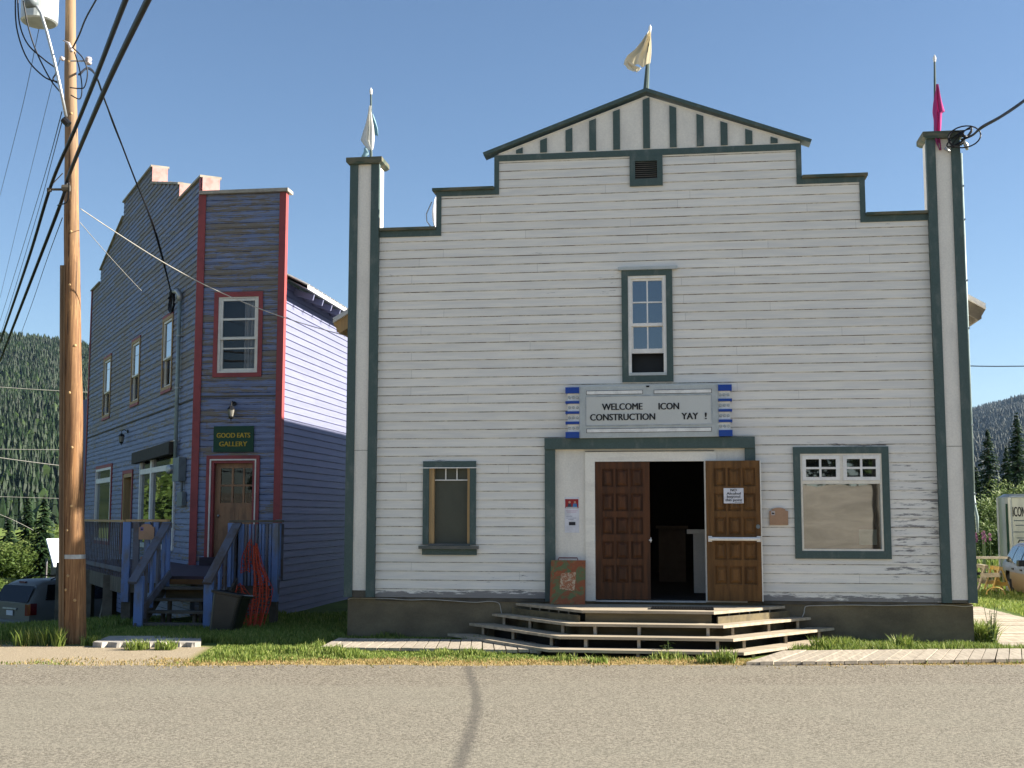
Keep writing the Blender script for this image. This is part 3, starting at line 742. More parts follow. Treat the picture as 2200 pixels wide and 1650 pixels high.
# leaning rust-painted metal panel
pa = thing('painted_panel', 'rust red and green painted metal panel leaning beside the doors', 'painting', (3.38, -.30, -.06))
def paf(u, z, d): 
    t = z+.06; return Vector((u, -.30 + t*.30 - d*.96, z))
def rust():
    k = NT('rust and verdigris'); v = k.coord()
    n1 = k.noise(v, 5, 6, .7, 1.2); n2 = k.noise(v, 9, 6, .7, .5)
    c = k.mix(k.ramp(n1, .49, .57), (.27,.08,.03), (.12,.15,.06)); c = k.mix(k.ramp(n2, .52, .7), c, (.36,.14,.05)); c = k.mix(k.ramp(k.noise(v, 14, 6, .7, 1), .6, .7), c, (.08,.04,.025)); return k.out(c, .6, .3)
M['rust'] = rust()
def swirl():
    k = NT('pale swirled paint'); v = k.coord()
    n1 = k.noise(v, 16, 5, .7, 2.5); c = k.mix(k.ramp(n1, .45, .60), (.34,.11,.04), (.55,.45,.30)); return k.out(c, .6, .3)
b = MB(); slab(b, paf, 3.135, 3.645, -.058, .567, 0, .02); b.build('panel', M['rust'], pa, bevel=.003)
b = MB(); b.prism([(3.275,.155),(3.49,.13),(3.51,.40),(3.29,.38)], paf, .0215, .0205); b.build('pale_field', swirl(), pa)
b = MB(); b.tube([paf(3.24,.57,.01), paf(3.25,.60,.01), paf(3.52,.60,.01), paf(3.53,.57,.01)], .008, 6); b.build('handle', plain('dark red handle', (.16,.02,.02), None), pa)

# flags
def flag(label, base, top, r0, r1, mt, rows, cat='flag', woodh=0):
    t = thing('flagpole', label, 'flagpole', base)
    base, top = Vector(base), Vector(top)
    b = MB(); b.tube([base, top], [r0, r1], 8); b.build('pole', M['green'], t)
    b = MB(); b.tube([top, top+(top-base).normalized()*.04], .02, 8); b.tube([top+(top-base).normalized()*.035, top+(top-base).normalized()*.07, top+(top-base).normalized()*.11], [.026,.024,.005], 8); b.build('finial', M['signwhite'], t)
    return t
for kk, cc in (('clothw',(.80,.80,.77)),('clothb',(.38,.55,.62)),('clothc',(.84,.79,.67)),('clothp',(.60,.11,.33))):
    k = NT(kk.replace('cloth','flag cloth ')); k.out(cc, .9, .1); tl = k.n('ShaderNodeBsdfTranslucent'); tl.inputs[0].default_value = (*cc,1)
    mx = k.n('ShaderNodeMixShader'); mx.inputs[0].default_value = .5; k.l(k.b.outputs[0], mx.inputs[1]); k.l(tl.outputs[0], mx.inputs[2]); k.l(mx.outputs[0], k.t.nodes['Material Output'].inputs[0]); M[kk] = k.m
def cloth(parent, name, mt, rows, y, amp, folds, ph=0, n=28, py=0):
    "rows: (z, xleft, xright) top to bottom; folds run down the cloth"
    P = []
    R_ = []
    for (z0, a0, b0), (z1, a1, b1) in zip(rows, rows[1:]):
        for i in range(6):
            t = i/6; R_.append((z0+(z1-z0)*t, a0+(a1-a0)*t, b0+(b1-b0)*t))
    R_.append(rows[-1])
    for k, (z, a, b_) in enumerate(R_):
        row = []
        for j in range(n+1):
            u = j/n; f = math.sin(u*folds*math.pi*2+ph+z*1.3)
            row.append((a+(b_-a)*u + .012*math.sin(u*9+z*6), y + amp*f*min(1, k/5) + .02*math.sin(z*8), z - .02*abs(f)*k/len(R_)))
        P.append(row)
    b = MB(); b.grid(P); return b.build(name, mt, parent, smooth=True, solid=.003)
p0 = aty(797,345,.1); p1 = aty(797,203,.1)
t = flag('flagpole on the left pilaster with a drooping white and pale blue flag', (p0.x,.1,6.76), (p1.x,.1,p1.z), .025, .014, None, None)
def rr(pts, Y): return [(aty(px0,py,Y).z, aty(px0,py,Y).x, aty(px1,py,Y).x) for py, px0, px1 in pts]
cloth(t, 'flag', M['clothw'], rr([(228,794,798),(245,790,799),(262,786,800),(280,781,801.5),(300,776,803),(310,783,803),(322,793,802)], .04), .04, .035, 1.5)
cloth(t, 'flag_tail', M['clothb'], rr([(245,799,801),(260,800,806),(275,801,810),(288,802,811)], .16), .16, .03, 2.2)
b = MB(); b.tube([aty(786,318,.1), aty(787,330,.08), aty(776,342,.06)], [.03,.05,.02], 8); b.build('flag_knot', M['clothb'], t, smooth=True)
p0 = aty(1388,200,.0); p1 = aty(1396,68,.0)
t = flag('tapered flagpole on the gable peak with a billowing cream flag', (p0.x,0,7.66), (p1.x,0,p1.z), .045, .012, None, None)
c = cloth(t, 'flag', M['clothc'], rr([(68,1394,1398),(80,1387,1399),(95,1378,1399),(110,1366,1398.5),(122,1350,1398),(132,1344,1397),(141,1342,1396)], -.03), -.06, .07, 2.0, .6)
cloth(t, 'flag_hem', M['clothc'], rr([(132,1343,1352),(141,1345,1362),(148,1350,1377),(153,1362,1372)], -.06), -.08, .03, 1.2)
p0 = aty(2010,290,.1); p1 = aty(2008,133,.1)
t = flag('flagpole on the right pilaster with a limp magenta flag', (p0.x,.1,6.80), (p1.x,.1,p1.z), .028, .014, None, None)
cloth(t, 'flag', M['clothp'], rr([(177,2014,2017),(195,2011,2021),(215,2009,2026),(235,2008,2031),(239,2008,2025),(255,2010,2024),(275,2010,2024),(290,2009,2023),(302,2013,2025),(317,2021,2024)], -.18), -.10, .03, 1.6)

# satellite dish, seen edge-on behind the left step
t = thing('satellite_dish', 'small white satellite dish behind the left parapet step', 'satellite dish', (1.25, .9, 5.4))
b = MB(); c0 = aty(934,462,.9); P = []
for i in range(7):
    r = .30*i/6; P.append([(c0.x + .04 - .07*(1-(i/6)**2) - .0*r, .9 + r*math.sin(a)*.9, c0.z + r*math.cos(a)) for a in [2*math.pi*j/20 for j in range(21)]])
b.grid(P); b.build('dish', M['sheet'], t, smooth=True, solid=.01)
b = MB(); b.tube([(c0.x-.0,.9,c0.z-.28), (c0.x-.13,.9,c0.z-.1), (c0.x-.14,.9,c0.z+.02), (c0.x-.05,.9,c0.z+.22)], .01, 6); b.build('feed_arm', M['galv'], t)
b = MB(); b.tube([(c0.x+.05,.9,c0.z), (c0.x+.05,.9,c0.z-.75)], .02, 8); b.build('mast', M['galv'], t)

# ================================================================== PORCH STEPS, BOARDWALKS
st = thing('entrance_steps', 'weathered wooden porch with three wraparound steps before the hall doors', 'steps', (4.58, -1, -.6))
LV = [(-.066, -1.35, 3.70, 5.46, 2.60, 6.50), (-.223, -1.625, 3.56, 5.575, 2.24, 6.86), (-.367, -1.90, 3.455, 5.69, 1.90, 7.18), (-.511, -2.16, 3.33, 5.81, 1.60, 7.12)]
def ring(z, Y, cl, cr, wl, wr, wd, th, name, k):
    out = [Vector((wl, -.03 if k < 3 else -.16)), Vector((cl, Y)), Vector((cr, Y)), Vector((wr, -.03 if k < 3 else -.38))]
    dl = (out[1]-out[0]).normalized(); nl = Vector((-dl.y, dl.x)); dr_ = (out[3]-out[2]).normalized(); nr = Vector((-dr_.y, dr_.x))
    def ins(w_):   # inner corner points at perpendicular offset
        def hit(P, d, yy): t = (yy-P.y)/d.y; return Vector((P.x+d.x*t, yy))
        a = out[0]+nl*w_; b_ = out[2]+nr*w_
        return [hit(a, dl, out[0].y), hit(a, dl, Y+w_), hit(b_, dr_, Y+w_), hit(b_, dr_, out[3].y)]
    inn = ins(wd)
    for i in range(3):
        q = [out[i], out[i+1], inn[i+1], inn[i]]
        c = sum(q, Vector((0,0)))/4; q = [c+(p-c)*(1-.0012) for p in q]
        b = MB(); b.prism([(p.x,p.y) for p in q], lambda a_, b_, d: Vector((a_, b_, d+ (.0025*(i==1)))), z, z-th)
        b.build(name, M['tread'], st, bevel=.004)
    return out, inn
for k, (z, Y, cl, cr, wl, wr) in enumerate(LV):
    out, inn = ring(z, Y, cl, cr, wl, wr, .30 if k else .24, .036, 'tread', k)
    if k == 0:
        b = MB(); y = -.045
        b.prism([(p.x,p.y) for p in inn], lambda a_, b_, d: Vector((a_, b_, d)), z-.004, z-.035)
        b.build('porch_floor', M['tread'], st)
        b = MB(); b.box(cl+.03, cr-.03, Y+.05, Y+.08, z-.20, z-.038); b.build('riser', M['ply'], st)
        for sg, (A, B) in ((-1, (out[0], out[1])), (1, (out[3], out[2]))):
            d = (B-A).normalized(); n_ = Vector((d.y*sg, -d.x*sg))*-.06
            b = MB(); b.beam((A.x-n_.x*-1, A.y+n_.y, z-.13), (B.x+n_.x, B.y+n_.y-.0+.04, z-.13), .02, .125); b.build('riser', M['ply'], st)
            for j in range(5):
                P = A.lerp(B, (j+1.6)/7); q = MB(); q.box(P.x-.008, P.x+.008, P.y+.02, P.y+.05, z-.085, z-.037); q.build('spacer', M['tread'], st)
    else:
        # short props under each tread
        for t in (.16, .5, .9):
            for A, B in ((out[0], out[1]), (out[3], out[2])):
                P = A.lerp(B, t); b = MB(); b.box(P.x-.019, P.x+.019, P.y+.06, P.y+.30, -.62 if k == 3 else LV[k+1][0] if k < 3 else -.62, z-.037); b.build('prop', M['tread'], st)
        for x in (cl+.32, (cl+cr)/2-.1, cr-.2):
            b = MB(); b.box(x-.02, x+.02, Y+.05, Y+.32, -.60 if k == 3 else LV[k+1][0], z-.037); b.build('prop', M['plank'], st)
    if k:
        zt_ = z-.038
        for i in range(3):
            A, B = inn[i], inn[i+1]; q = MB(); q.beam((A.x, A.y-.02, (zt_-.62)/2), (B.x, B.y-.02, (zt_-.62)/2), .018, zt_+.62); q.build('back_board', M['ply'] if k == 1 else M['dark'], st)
    if 0:
        b = MB(); b.box(LV[k-1][2]+.1, LV[k-1][3]-.1, LV[k-1][1]+.10, LV[k-1][1]+.12, LV[k+1][0] if k < 3 else -.6, LV[k][0]-.04); b.build('back_board', M['ply'] if k == 1 else M['dark'], st)
# rubber grid mat
dm = thing('doormat', 'black rubber grid doormat on the porch before the open doorway', 'doormat', (5.03, -1.0, -.066))
b = MB()
for i in range(24): x = 4.62 + .84*i/23; b.box(x-.007, x+.007, -1.10, -.72, -.062, -.045)
for i in range(9): y = -1.10 + .38*i/8; b.box(4.613, 5.467, y-.006, y+.006, -.0615, -.0435)
b.build('grid', M['mat'], dm)
# pale cable pinned along the foundation
def cable(name, label, pts, r, m='wire', n=6, cat='cable', group=None, sub=8):
    P = [Vector(p) for p in pts]; out = []
    if len(P) > 2:
        for i in range(len(P)-1):
            p0, p1, p2, p3 = P[max(i-1,0)], P[i], P[i+1], P[min(i+2,len(P)-1)]
            for j in range(sub):
                t = j/sub; out.append(.5*((2*p1) + (p2-p0)*t + (2*p0-5*p1+4*p2-p3)*t*t + (3*p1-p0-3*p2+p3)*t**3))
        out.append(P[-1])
    else: out = P
    b = MB(); b.tube(out, r, n); o = b.build(name, M[m], smooth=True)
    return tag(o, label, cat, group)
pts = []
for px, py in ((748,1288),(762,1285),(830,1286),(880,1289),(920,1288),(970,1291),(1020,1294),(1050,1292),(1068,1294),(1074,1300),(1078,1318),(1084,1325)):
    p = aty(px, py, -.012); pts.append(p)
cable('cable', 'thin pale cable pinned along the foundation left of the steps', pts, .007, 'palewire')
pts = [aty(px, py, -.012) for px, py in ((1722,1328),(1727,1318),(1729,1307),(1735,1302),(1770,1301),(1830,1300),(1900,1301),(1960,1300),(2030,1300),(2070,1303),(2090,1301))]
cable('cable', 'thin pale cable pinned along the foundation right of the steps', pts, .007, 'palewire')
# boardwalks
def walk(label, A, B, C, D, n, z, name='boardwalk'):
    "planks laid across from edge A-B (front) to edge D-C (back)"
    A, B, C, D = [Vector(p) for p in (A,B,C,D)]
    t = thing(name, label, 'boardwalk', (A.x, A.y, z-.06)); b = MB()
    rnd = random.Random(n)
    for i in range(n):
        a, c = i/n, (i+1)/n; g_ = .014/((B-A).length/n)/n
        q = [A.lerp(B,a+g_/2), A.lerp(B,c-g_/2), D.lerp(C,c-g_/2), D.lerp(C,a+g_/2)]
        e = rnd.uniform(-.02,.02); q[0].y += e; q[1].y += e
        dz = rnd.uniform(-.004,.004); b.cur = rnd.random()
        b.prism([(p.x,p.y) for p in q], lambda u, v, d: Vector((u, v, d+dz)), z, z-.04)
    b.build('planks', M['walkplank'], t, bevel=.003)
    for fr in (.12, .88):
        q = MB(); q.beam((A.lerp(D,fr).x, A.lerp(D,fr).y, z-.075), (B.lerp(C,fr).x, B.lerp(C,fr).y, z-.075), .06, .065); q.build('joist', M['oldwood'], t)
    return t
walk('short boardwalk of grey planks left of the entrance steps', (.20,-1.95), (3.20,-1.90), (2.95,-.62), (.10,-.72), 19, -.545)
walk('long boardwalk of grey planks running right from the entrance steps', (5.80,-2.84), (14.0,-.85), (14.0,.25), (6.35,-1.42), 48, -.55)
walk('boardwalk of pale planks leading back along the right side of the hall', (9.45,-.30), (9.75,7.6), (10.9,7.6), (11.3,-.15), 48, -.575)

# ================================================================== THE BLUE BUILDING
bl = thing('blue_house', 'two storey blue clapboard house with red corner boards and peeling paint', 'building', (-4.4, 7.1, -1))
YF, XR, XL = 7.10, -3.47, -5.37
ff = lambda u, z, d: Vector((u, YF-d, z))                         # narrow front
LD = Vector((-.575, .818, 0)); LN = Vector((-.818, -.575, 0)); LC = Vector((XL, YF, 0))
lf = lambda u, z, d: LC + LD*u + LN*d + Vector((0,0,z))            # long left front
FH = [(-4.92,-3.99,4.30,5.955), (-5.01,-3.965,.34,2.42)]
s = MB(); siding(s, ff, lambda z: (XL+.10, XR-.06), -1.0, 8.25, PB, FH)
s.build('front_wall', M['blue'], bl)
ULEN = 15.6
def lspan(z):
    if z < 8.66: return (-ULEN, -.0)
    if z < 9.06: return (-13.95, -2.3)
    if z < 9.92: t = (z-9.06)/.86; return (-13.95+3.9*t, -2.3-3.4*t)
    return (-10.0, -5.75)
lu = lambda u, z, d: lf(-u, z, d)      # u runs from far (negative) to the near corner at 0
LH = [(-3.62,-2.62,4.30,5.90), (-7.75,-6.72,4.30,5.88), (-12.42,-11.30,4.26,5.92), (-13.25,-10.45,.44,2.68), (-8.48,-7.15,.17,2.36), (-5.98,-1.82,.44,2.78)]
s = MB(); siding(s, lu, lspan, -1.4, 10.38, PB, LH)
s.build('long_wall', M['blue'], bl)
s = MB(); siding(s, lambda u, z, d: Vector((XR+d, u, z)), lambda z: (YF+.10, 24), -1.1, 6.30, PS, (), lap=.02)
s.build('side_wall', M['laven'], bl)
# dark body filling behind the walls
s = MB(); far = LC + LD*ULEN
s.prism([(XR-.2,YF+.2),(XR-.2,23.9),(far.x+.3,23.9),(far.x+.3,far.y+.1),(XL+.0,YF+.25)], lambda a, b_, d: Vector((a,b_,d)), 6.2, -1.2)
s.build('body', M['dark'], bl)
s = MB(); siding(s, lambda u, z, d: Vector((u, 24+d, z)), lambda z: (far.x+.1, XR), -1.1, 6.3, .2, ()); siding(s, lambda u, z, d: Vector((far.x+.25-d, u, z)), lambda z: (far.y+.1, 24), -1.3, 6.3, .2, ())
s.build('rear_wall', M['blue'], bl)
# wing behind the far end of the long wall
s = MB(); s.prism([(far.x-1.0,far.y+1.5),(far.x-1.0,far.y+6),(far.x+.1,far.y+6),(far.x+.1,far.y+1.5)], lambda a, b_, d: Vector((a,b_, d if d < 0 else d+(a-far.x)*.35)), 5.5, -2.2)
s.build('rear_wing', M['blue'], bl)
# roof over the side wall
b = MB(); e0 = (XR+.50, 6.13); r0 = (XR-3.2, 8.0)

rzf = lambda x: e0[1]+(r0[1]-e0[1])*(e0[0]-x)/(e0[0]-r0[0])
RP = [(e0[0],YF+.16),(e0[0],24.3),(r0[0],24.3),(r0[0],9.75),(XL+.1,7.75),(XL+.15,YF+.3)]
b.face([(x,y_,rzf(x)) for x, y_ in RP]); b.face([(x,y_,rzf(x)+.09) for x, y_ in RP])
b.face([(e0[0],YF+.16,e0[1]),(e0[0],24.3,e0[1]),(e0[0],24.3,e0[1]+.09),(e0[0],YF+.16,e0[1]+.09)])
y = YF+.3
while y < 24: xe_ = XL+.3 if y < 9.9 else r0[0]; b.beam((e0[0]-.005,y,e0[1]+.10),(xe_,y,rzf(xe_)+.10),.035,.05); y += .32
brf = b.build('roof', M['tin'], bl)
for i in range(24):
    y = YF+.75+.70*i; b = MB(); b.beam((XR-.1,y,6.20),(XR+.46,y,5.98+.06),.05,.13)
    b.build('rafter_tail', M['laven'], brf)
# corner boards, belt and caps
b = MB(); b.box(XL-.05, XL+.11, YF-.045, YF-.017, -.1, 8.25); b.build('corner_board', M['red'], bl)
b = MB(); b.box(XR-.10, XR+.045, YF-.045, YF-.017, -.1, 8.25); b.box(XR+.022, XR+.045, YF-.0165, YF+.12, -.1, 8.25); b.build('corner_board', M['red'], bl)
b = MB(); slab(b, lu, -.14, .0, -.1, 8.65, .018, .04); b.build('corner_board', M['red'], bl)
b = MB(); slab(b, lu, -ULEN-.03, -ULEN+.12, -1.4, 8.65, .018, .04); b.build('corner_board', M['red'], bl)
b = MB(); slab(b, ff, XL+.115, XR-.105, 3.765, 3.80, .018, .035); slab(b, lu, -ULEN+.12, -.145, 3.735, 3.77, .018, .034); b.build('belt_trim', M['oldwood'], bl)
b = MB(); slab(b, ff, XL-.02, XR+.10, 8.251, 8.325, -.26, .12); b.build('parapet_cap', M['plank'], bl)
# boxed parapet of the long wall: coping and pink end boards
prof = [(-ULEN-.1,8.66),(-13.95,8.66),(-13.95,9.06),(-10.02,9.95),(-10.02,10.38),(-5.75,10.38),(-5.75,9.92),(-2.3,9.06),(-2.3,8.66),(.02,8.66)]
for (u0,z0),(u1,z1) in zip(prof, prof[1:]):
    b = MB(); A = [lu(u0,z0,.06), lu(u1,z1,.06), lu(u1,z1,-.42), lu(u0,z0,-.42)]
    if abs(u0-u1) < .01:
        if z1 < z0:   # step faces turned to the street
            b.face([lu(u0+.012,z0+.0,.02), lu(u0+.012,z1+.06,.02), lu(u0+.012,z1+.06,-.38), lu(u0+.012,z0+.0,-.38)]); b.build('step_board', M['redpink'], bl, solid=.02)
        continue
    up = Vector((0,0,.05)); B = [p+up for p in A]
    b.face(B); b.face(A[::-1])
    for i in range(4): b.face([A[i], A[(i+1)%4], B[(i+1)%4], B[i]])
    b.build('coping', M['plank'], bl)
b = MB(); slab(b, lu, .001, .03, 8.33, 8.66, -.38, .0); b.build('step_board', M['redpink'], bl)
b = MB(); q = MB()
# backing for the boxed parapet
for a, c, z0, z1 in ((-ULEN,-.02,6.2,8.65),(-13.95,-2.3,8.65,9.05),(-11.0,-5.75,9.05,9.9),(-10.02,-5.75,9.9,10.37)):
    slab(b, lu, a, c, z0, z1, -.37, -.125)
b.build('parapet_back', M['oldwood'], bl)
# upper front window
b = MB(); frame(b, ff, -5.005, -3.905, 4.20, 6.065, .095, .018, .04, wt=.11, wb=.09); w1 = b.build('window', M['red'], bl)
b = MB(); frame(b, ff, -4.91, -4.0, 4.295, 5.955, .05, -.08, .02, wt=.03, wb=.04); b.build('window_frame', M['cream'], w1)
sash(w1, ff, -4.86, -4.04, 5.02, 5.92, .05, .05, .05, -.03, .01, (), (5.465,), .045, m='cream', g='glass2')
sash(w1, ff, -4.86, -4.04, 4.34, 5.09, .05, .07, .05, -.075, -.031, (), (4.83,), .03, m='cream', g='glass2')
def curtain(parent, fn, u0, u1, z0, z1, d, m='curtain', folds=4):
    b = MB(); P = []
    for i in range(7):
        P.append([fn(u0+(u1-u0)*j/40, z1+(z0-z1)*i/6, d+.025*math.sin(j/40*folds*6.28)+.006*math.sin(i*2+j*.4)) for j in range(41)])
    b.grid(P); return b.build('curtain', M[m], parent, smooth=True)
curtain(w1, ff, -4.36, -4.03, 4.36, 5.93, -.13)
# front door with six panes
b = MB(); frame(b, ff, -5.085, -3.895, .30, 2.505, .075, .018, .042, wb=0); dsur = b.build('door_surround', M['red'], bl)
b = MB(); frame(b, ff, -5.009, -3.97, .30, 2.428, .03, .0, .046, wb=0); b.build('cream_stop', M['cream'], dsur)
b = MB(); frame(b, ff, -4.978, -4.0, .30, 2.397, .055, -.12, .016, wb=0); b.build('jamb', M['red'], dsur)
b = MB()
for a, c, z0, z1 in ((-4.92,-4.80,.345,2.34),(-4.03,-3.965,.345,2.34),(-4.80,-4.03,.345,1.49),(-4.80,-4.03,2.235,2.34)): slab(b, ff, a, c, z0, z1, -.13, -.085)
fd = b.build('door', M['olddoor'], bl)
b = MB()
for x in (-4.535,-4.285): slab(b, ff, x-.02, x+.02, 1.49, 2.235, -.12, -.088)
for a, c in ((-4.80,-4.555),(-4.515,-4.305),(-4.265,-4.03)): slab(b, ff, a, c, 1.845, 1.885, -.12, -.088)
frame(b, ff, -4.86, -4.47, .52, 1.38, .02, -.0845, -.078); frame(b, ff, -4.40, -4.02, .52, 1.38, .02, -.0845, -.078)
b.build('moulding', M['olddoor'], fd)
b = MB(); b.face([ff(-4.8,1.49,-.11), ff(-4.03,1.49,-.11), ff(-4.03,2.235,-.11), ff(-4.8,2.235,-.11)]); b.build('pane', M['glass2'], fd)
b = MB(); b.tube([ff(-4.82,1.22,-.085), ff(-4.82,1.22,-.05), ff(-4.82,1.22,-.02)], [.012,.03,.018], 10); b.build('knob', M['galv'], fd, smooth=True)
b = MB(); slab(b, ff, -5.1, -3.85, .17, .34, -.1, .26); b.build('door_step', M['deckpurple'], bl)
# windows of the long wall
for u0, u1, z0, z1 in ((-3.64,-2.59,4.29,5.92),(-7.77,-6.68,4.29,5.88),(-12.45,-11.26,4.25,5.93)):
    b = MB(); frame(b, lu, u0-.06, u1+.06, z0-.07, z1+.07, .075, .018, .038); wi = b.build('window', M['yellow'], bl)
    b = MB(); slab(b, lu, u0-.065, u1+.065, z0-.14, z0-.071, .018, .042); slab(b, lu, u0-.065, u1+.065, z1+.071, z1+.13, .018, .042); b.build('trim', M['red'], wi)
    zm = z0+.70
    sash(wi, lu, u0+.02, u1-.02, zm-.02, z1, .06, .06, .04, -.03, .015, m='cream', g='glass')
    sash(wi, lu, u0+.02, u1-.02, z0, zm+.02, .06, .05, .06, -.08, -.031, m='cream', g='glass2')
# tall ground floor window, door and shop window
b = MB(); frame(b, lu, -13.32, -10.38, .38, 2.74, .10, .0, .04); wi = b.build('window', M['red'], bl)
b = MB(); frame(b, lu, -13.22, -10.48, .48, 2.64, .07, -.06, .045); slab(b, lu, -13.15, -10.55, 2.20, 2.34, -.06, .045); b.build('window_frame', M['vinyl'], wi)
b = MB(); b.face([lu(-13.15,.55,-.02), lu(-10.55,.55,-.02), lu(-10.55,2.2,-.02), lu(-13.15,2.2,-.02)]); b.face([lu(-13.15,2.34,-.02), lu(-10.55,2.34,-.02), lu(-10.55,2.57,-.02), lu(-13.15,2.57,-.02)]); b.build('pane', M['glass3'], wi)
b = MB(); frame(b, lu, -8.56, -7.07, .17, 2.45, .09, .018, .04, wb=0); wi = b.build('door_surround', M['red'], bl)
b = MB(); frame(b, lu, -8.47, -7.16, .17, 2.36, .10, -.3, .025, wb=0); b.build('jamb', M['yellow'], wi)
b = MB(); slab(b, lu, -8.38, -7.25, .17, 2.26, -.30, -.26); b.build('door', M['darkred'], wi)
b = MB(); frame(b, lu, -6.0, -1.80, .43, 2.80, .09, -.05, .05, wb=.11)
slab(b, lu, -4.62, -4.44, .54, 2.71, -.05, .05); 
slab(b, lu, -5.91, -4.6205, 2.27, 2.40, -.04, .045); slab(b, lu, -4.4395, -1.89, 2.27, 2.40, -.04, .045)
wi = b.build('window', M['vinyl'], bl)
b = MB()
for a, c in ((-5.91,-4.62),(-4.44,-1.89)):
    for z0, z1 in ((.54,2.27),(2.40,2.71)): b.face([lu(a,z0,-.01), lu(c,z0,-.01), lu(c,z1,-.01), lu(a,z1,-.01)])
b.build('pane', M['glass3'], wi)
aw = thing('rolled_awning', 'rolled brown canvas blind above the large shop window of the blue house', 'awning', lu(-4,2.6,.1))
b = MB(); b.prism([(-6.35,2.56),(-1.72,2.62),(-1.72,2.90),(-6.35,2.84)], lu, .20, .06); b.build('canvas_roll', M['brownroll'], aw, bevel=.03)
b = MB(); b.prism([(-6.1,2.86),(-1.75,2.905),(-1.75,2.935),(-6.1,2.885)], lu, .10, .02); b.build('batten', M['yellow'], aw)
# lanterns
def lantern(label, fn, u, z):
    t = thing('wall_lantern', label, 'wall lamp', fn(u, z, 0), 'black carriage lanterns on the blue house')
    P = lambda a, b_, d: fn(u+a, z+b_, .02+d)
    b = MB(); b.tube([P(.0,.16,0), P(.0,.16,.03)], .05, 10); b.tube([P(0,.16,.03), P(0,.20,.10), P(0,.17,.17), P(0,.09,.17)], .012, 6); b.build('bracket', M['black'], t)
    b = MB(); b.tube([P(0,.10,.17), P(0,.085,.17), P(0,.03,.17), P(0,.02,.17)], [.012,.045,.085,.09], 6); b.build('hood', M['black'], t)
    b = MB(); b.tube([P(0,.018,.17), P(0,-.13,.17), P(0,-.17,.17)], [.075,.05,.04], 6); g_ = b.build('glass_body', M['lampglass'], t)
    b = MB()
    for k in range(6):
        a = math.pi*k/3; b.tube([P(.078*math.cos(a),.018,.17+.078*math.sin(a)), P(.052*math.cos(a),-.13,.17+.052*math.sin(a))], .006, 4)
    b.tube([P(0,-.13,.17), P(0,-.17,.17), P(0,-.19,.17), P(0,-.23,.17)], [.056,.045,.012,.008], 6); b.build('cage', M['black'], t)
    return t
lantern('black carriage lantern above the green sign on the narrow front', ff, -4.50, 3.46)
lantern('black carriage lantern on the long wall above the dark red door', lambda u, z, d: lu(u, z, d), -8.0, 3.36)
# green shop sign
t = thing('shop_sign', 'dark green signboard with yellow letters above the old brown door', 'sign', ff(-4.48, 2.6, .03))
b = MB(); slab(b, ff, -4.935, -4.04, 2.582, 3.135, .02, .05); b.build('board', M['signgreen'], t, bevel=.003)
for body, z, wd in (('GOOD EATS', 2.885, .745), ('GALLERY', 2.70, .62)):
    text_mesh(body, 'lettering', M['gold'], lambda a, b_, d: ff(a, b_, .052+d), t, .148, -4.49, z, align='C', width=wd, bold=.005)
# electric meter, conduit and service head
t = thing('electric_meter', 'grey electric meter box with twin dials on the corner of the long blue wall', 'meter', lu(-1.1, 1.6, .05))
b = MB(); slab(b, lu, -1.35, -.72, 1.98, 2.50, .02, .18); b.build('cabinet', M['greybox'], t, bevel=.01)
for u in (-1.58, -1.40):
    b = MB(); b.tube([lu(u,2.26,.05), lu(u,2.26,.24), lu(u,2.26,.27)], [.10,.10,.07], 16); b.build('dial', M['galv'], t)
b = MB(); slab(b, lu, -1.75, -1.36, 2.10, 2.44, .02, .06); b.build('backplate', M['greybox'], t)
b = MB(); slab(b, lu, -1.15, -.62, 1.44, 1.74, .02, .11); b.tube([lu(-.9,1.74,.06), lu(-.9,1.98,.06)], .03, 8); b.build('switch_box', M['greybox'], t)
t = thing('conduit', 'pale grey conduit rising from the meter to a coil of black cable', 'conduit', lu(-1.55, 2.5, .08))
b = MB(); b.tube([lu(-1.52,2.5,.09), lu(-1.55,6.20,.09)], .045, 10); b.build('pipe', M['conduit'], t, smooth=True)
b = MB(); b.tube([lu(-1.55,6.12,.09), lu(-1.55,6.26,.09), lu(-1.60,6.36,.14), lu(-1.68,6.36,.22)], [.06,.07,.075,.05], 10); b.build('service_head', M['galv'], t, smooth=True)
for z in (2.9, 4.1, 5.3):
    b = MB(); b.tube([lu(-1.535,z,.09), lu(-1.535,z+.03,.09)], .056, 10); slab(b, lu, -1.65, -1.42, z, z+.03, .02, .05); b.build('strap', M['galv'], t)
b = MB()
for k in range(4):
    a0 = k*.5; R1 = .19+.015*k
    b.tube([lu(-1.95 + R1*math.cos(a0+a/24*6.28), 6.16 + R1*1.15*math.sin(a0+a/24*6.28), .16+.015*k+.01*math.sin(a)) for a in range(24)], .017, 5)
b.tube([lu(-1.68,6.36,.22), lu(-1.78,6.20,.30), lu(-1.95,6.34,.2)], .022, 5)
b.build('cable_coil', M['wire'], t, smooth=True)

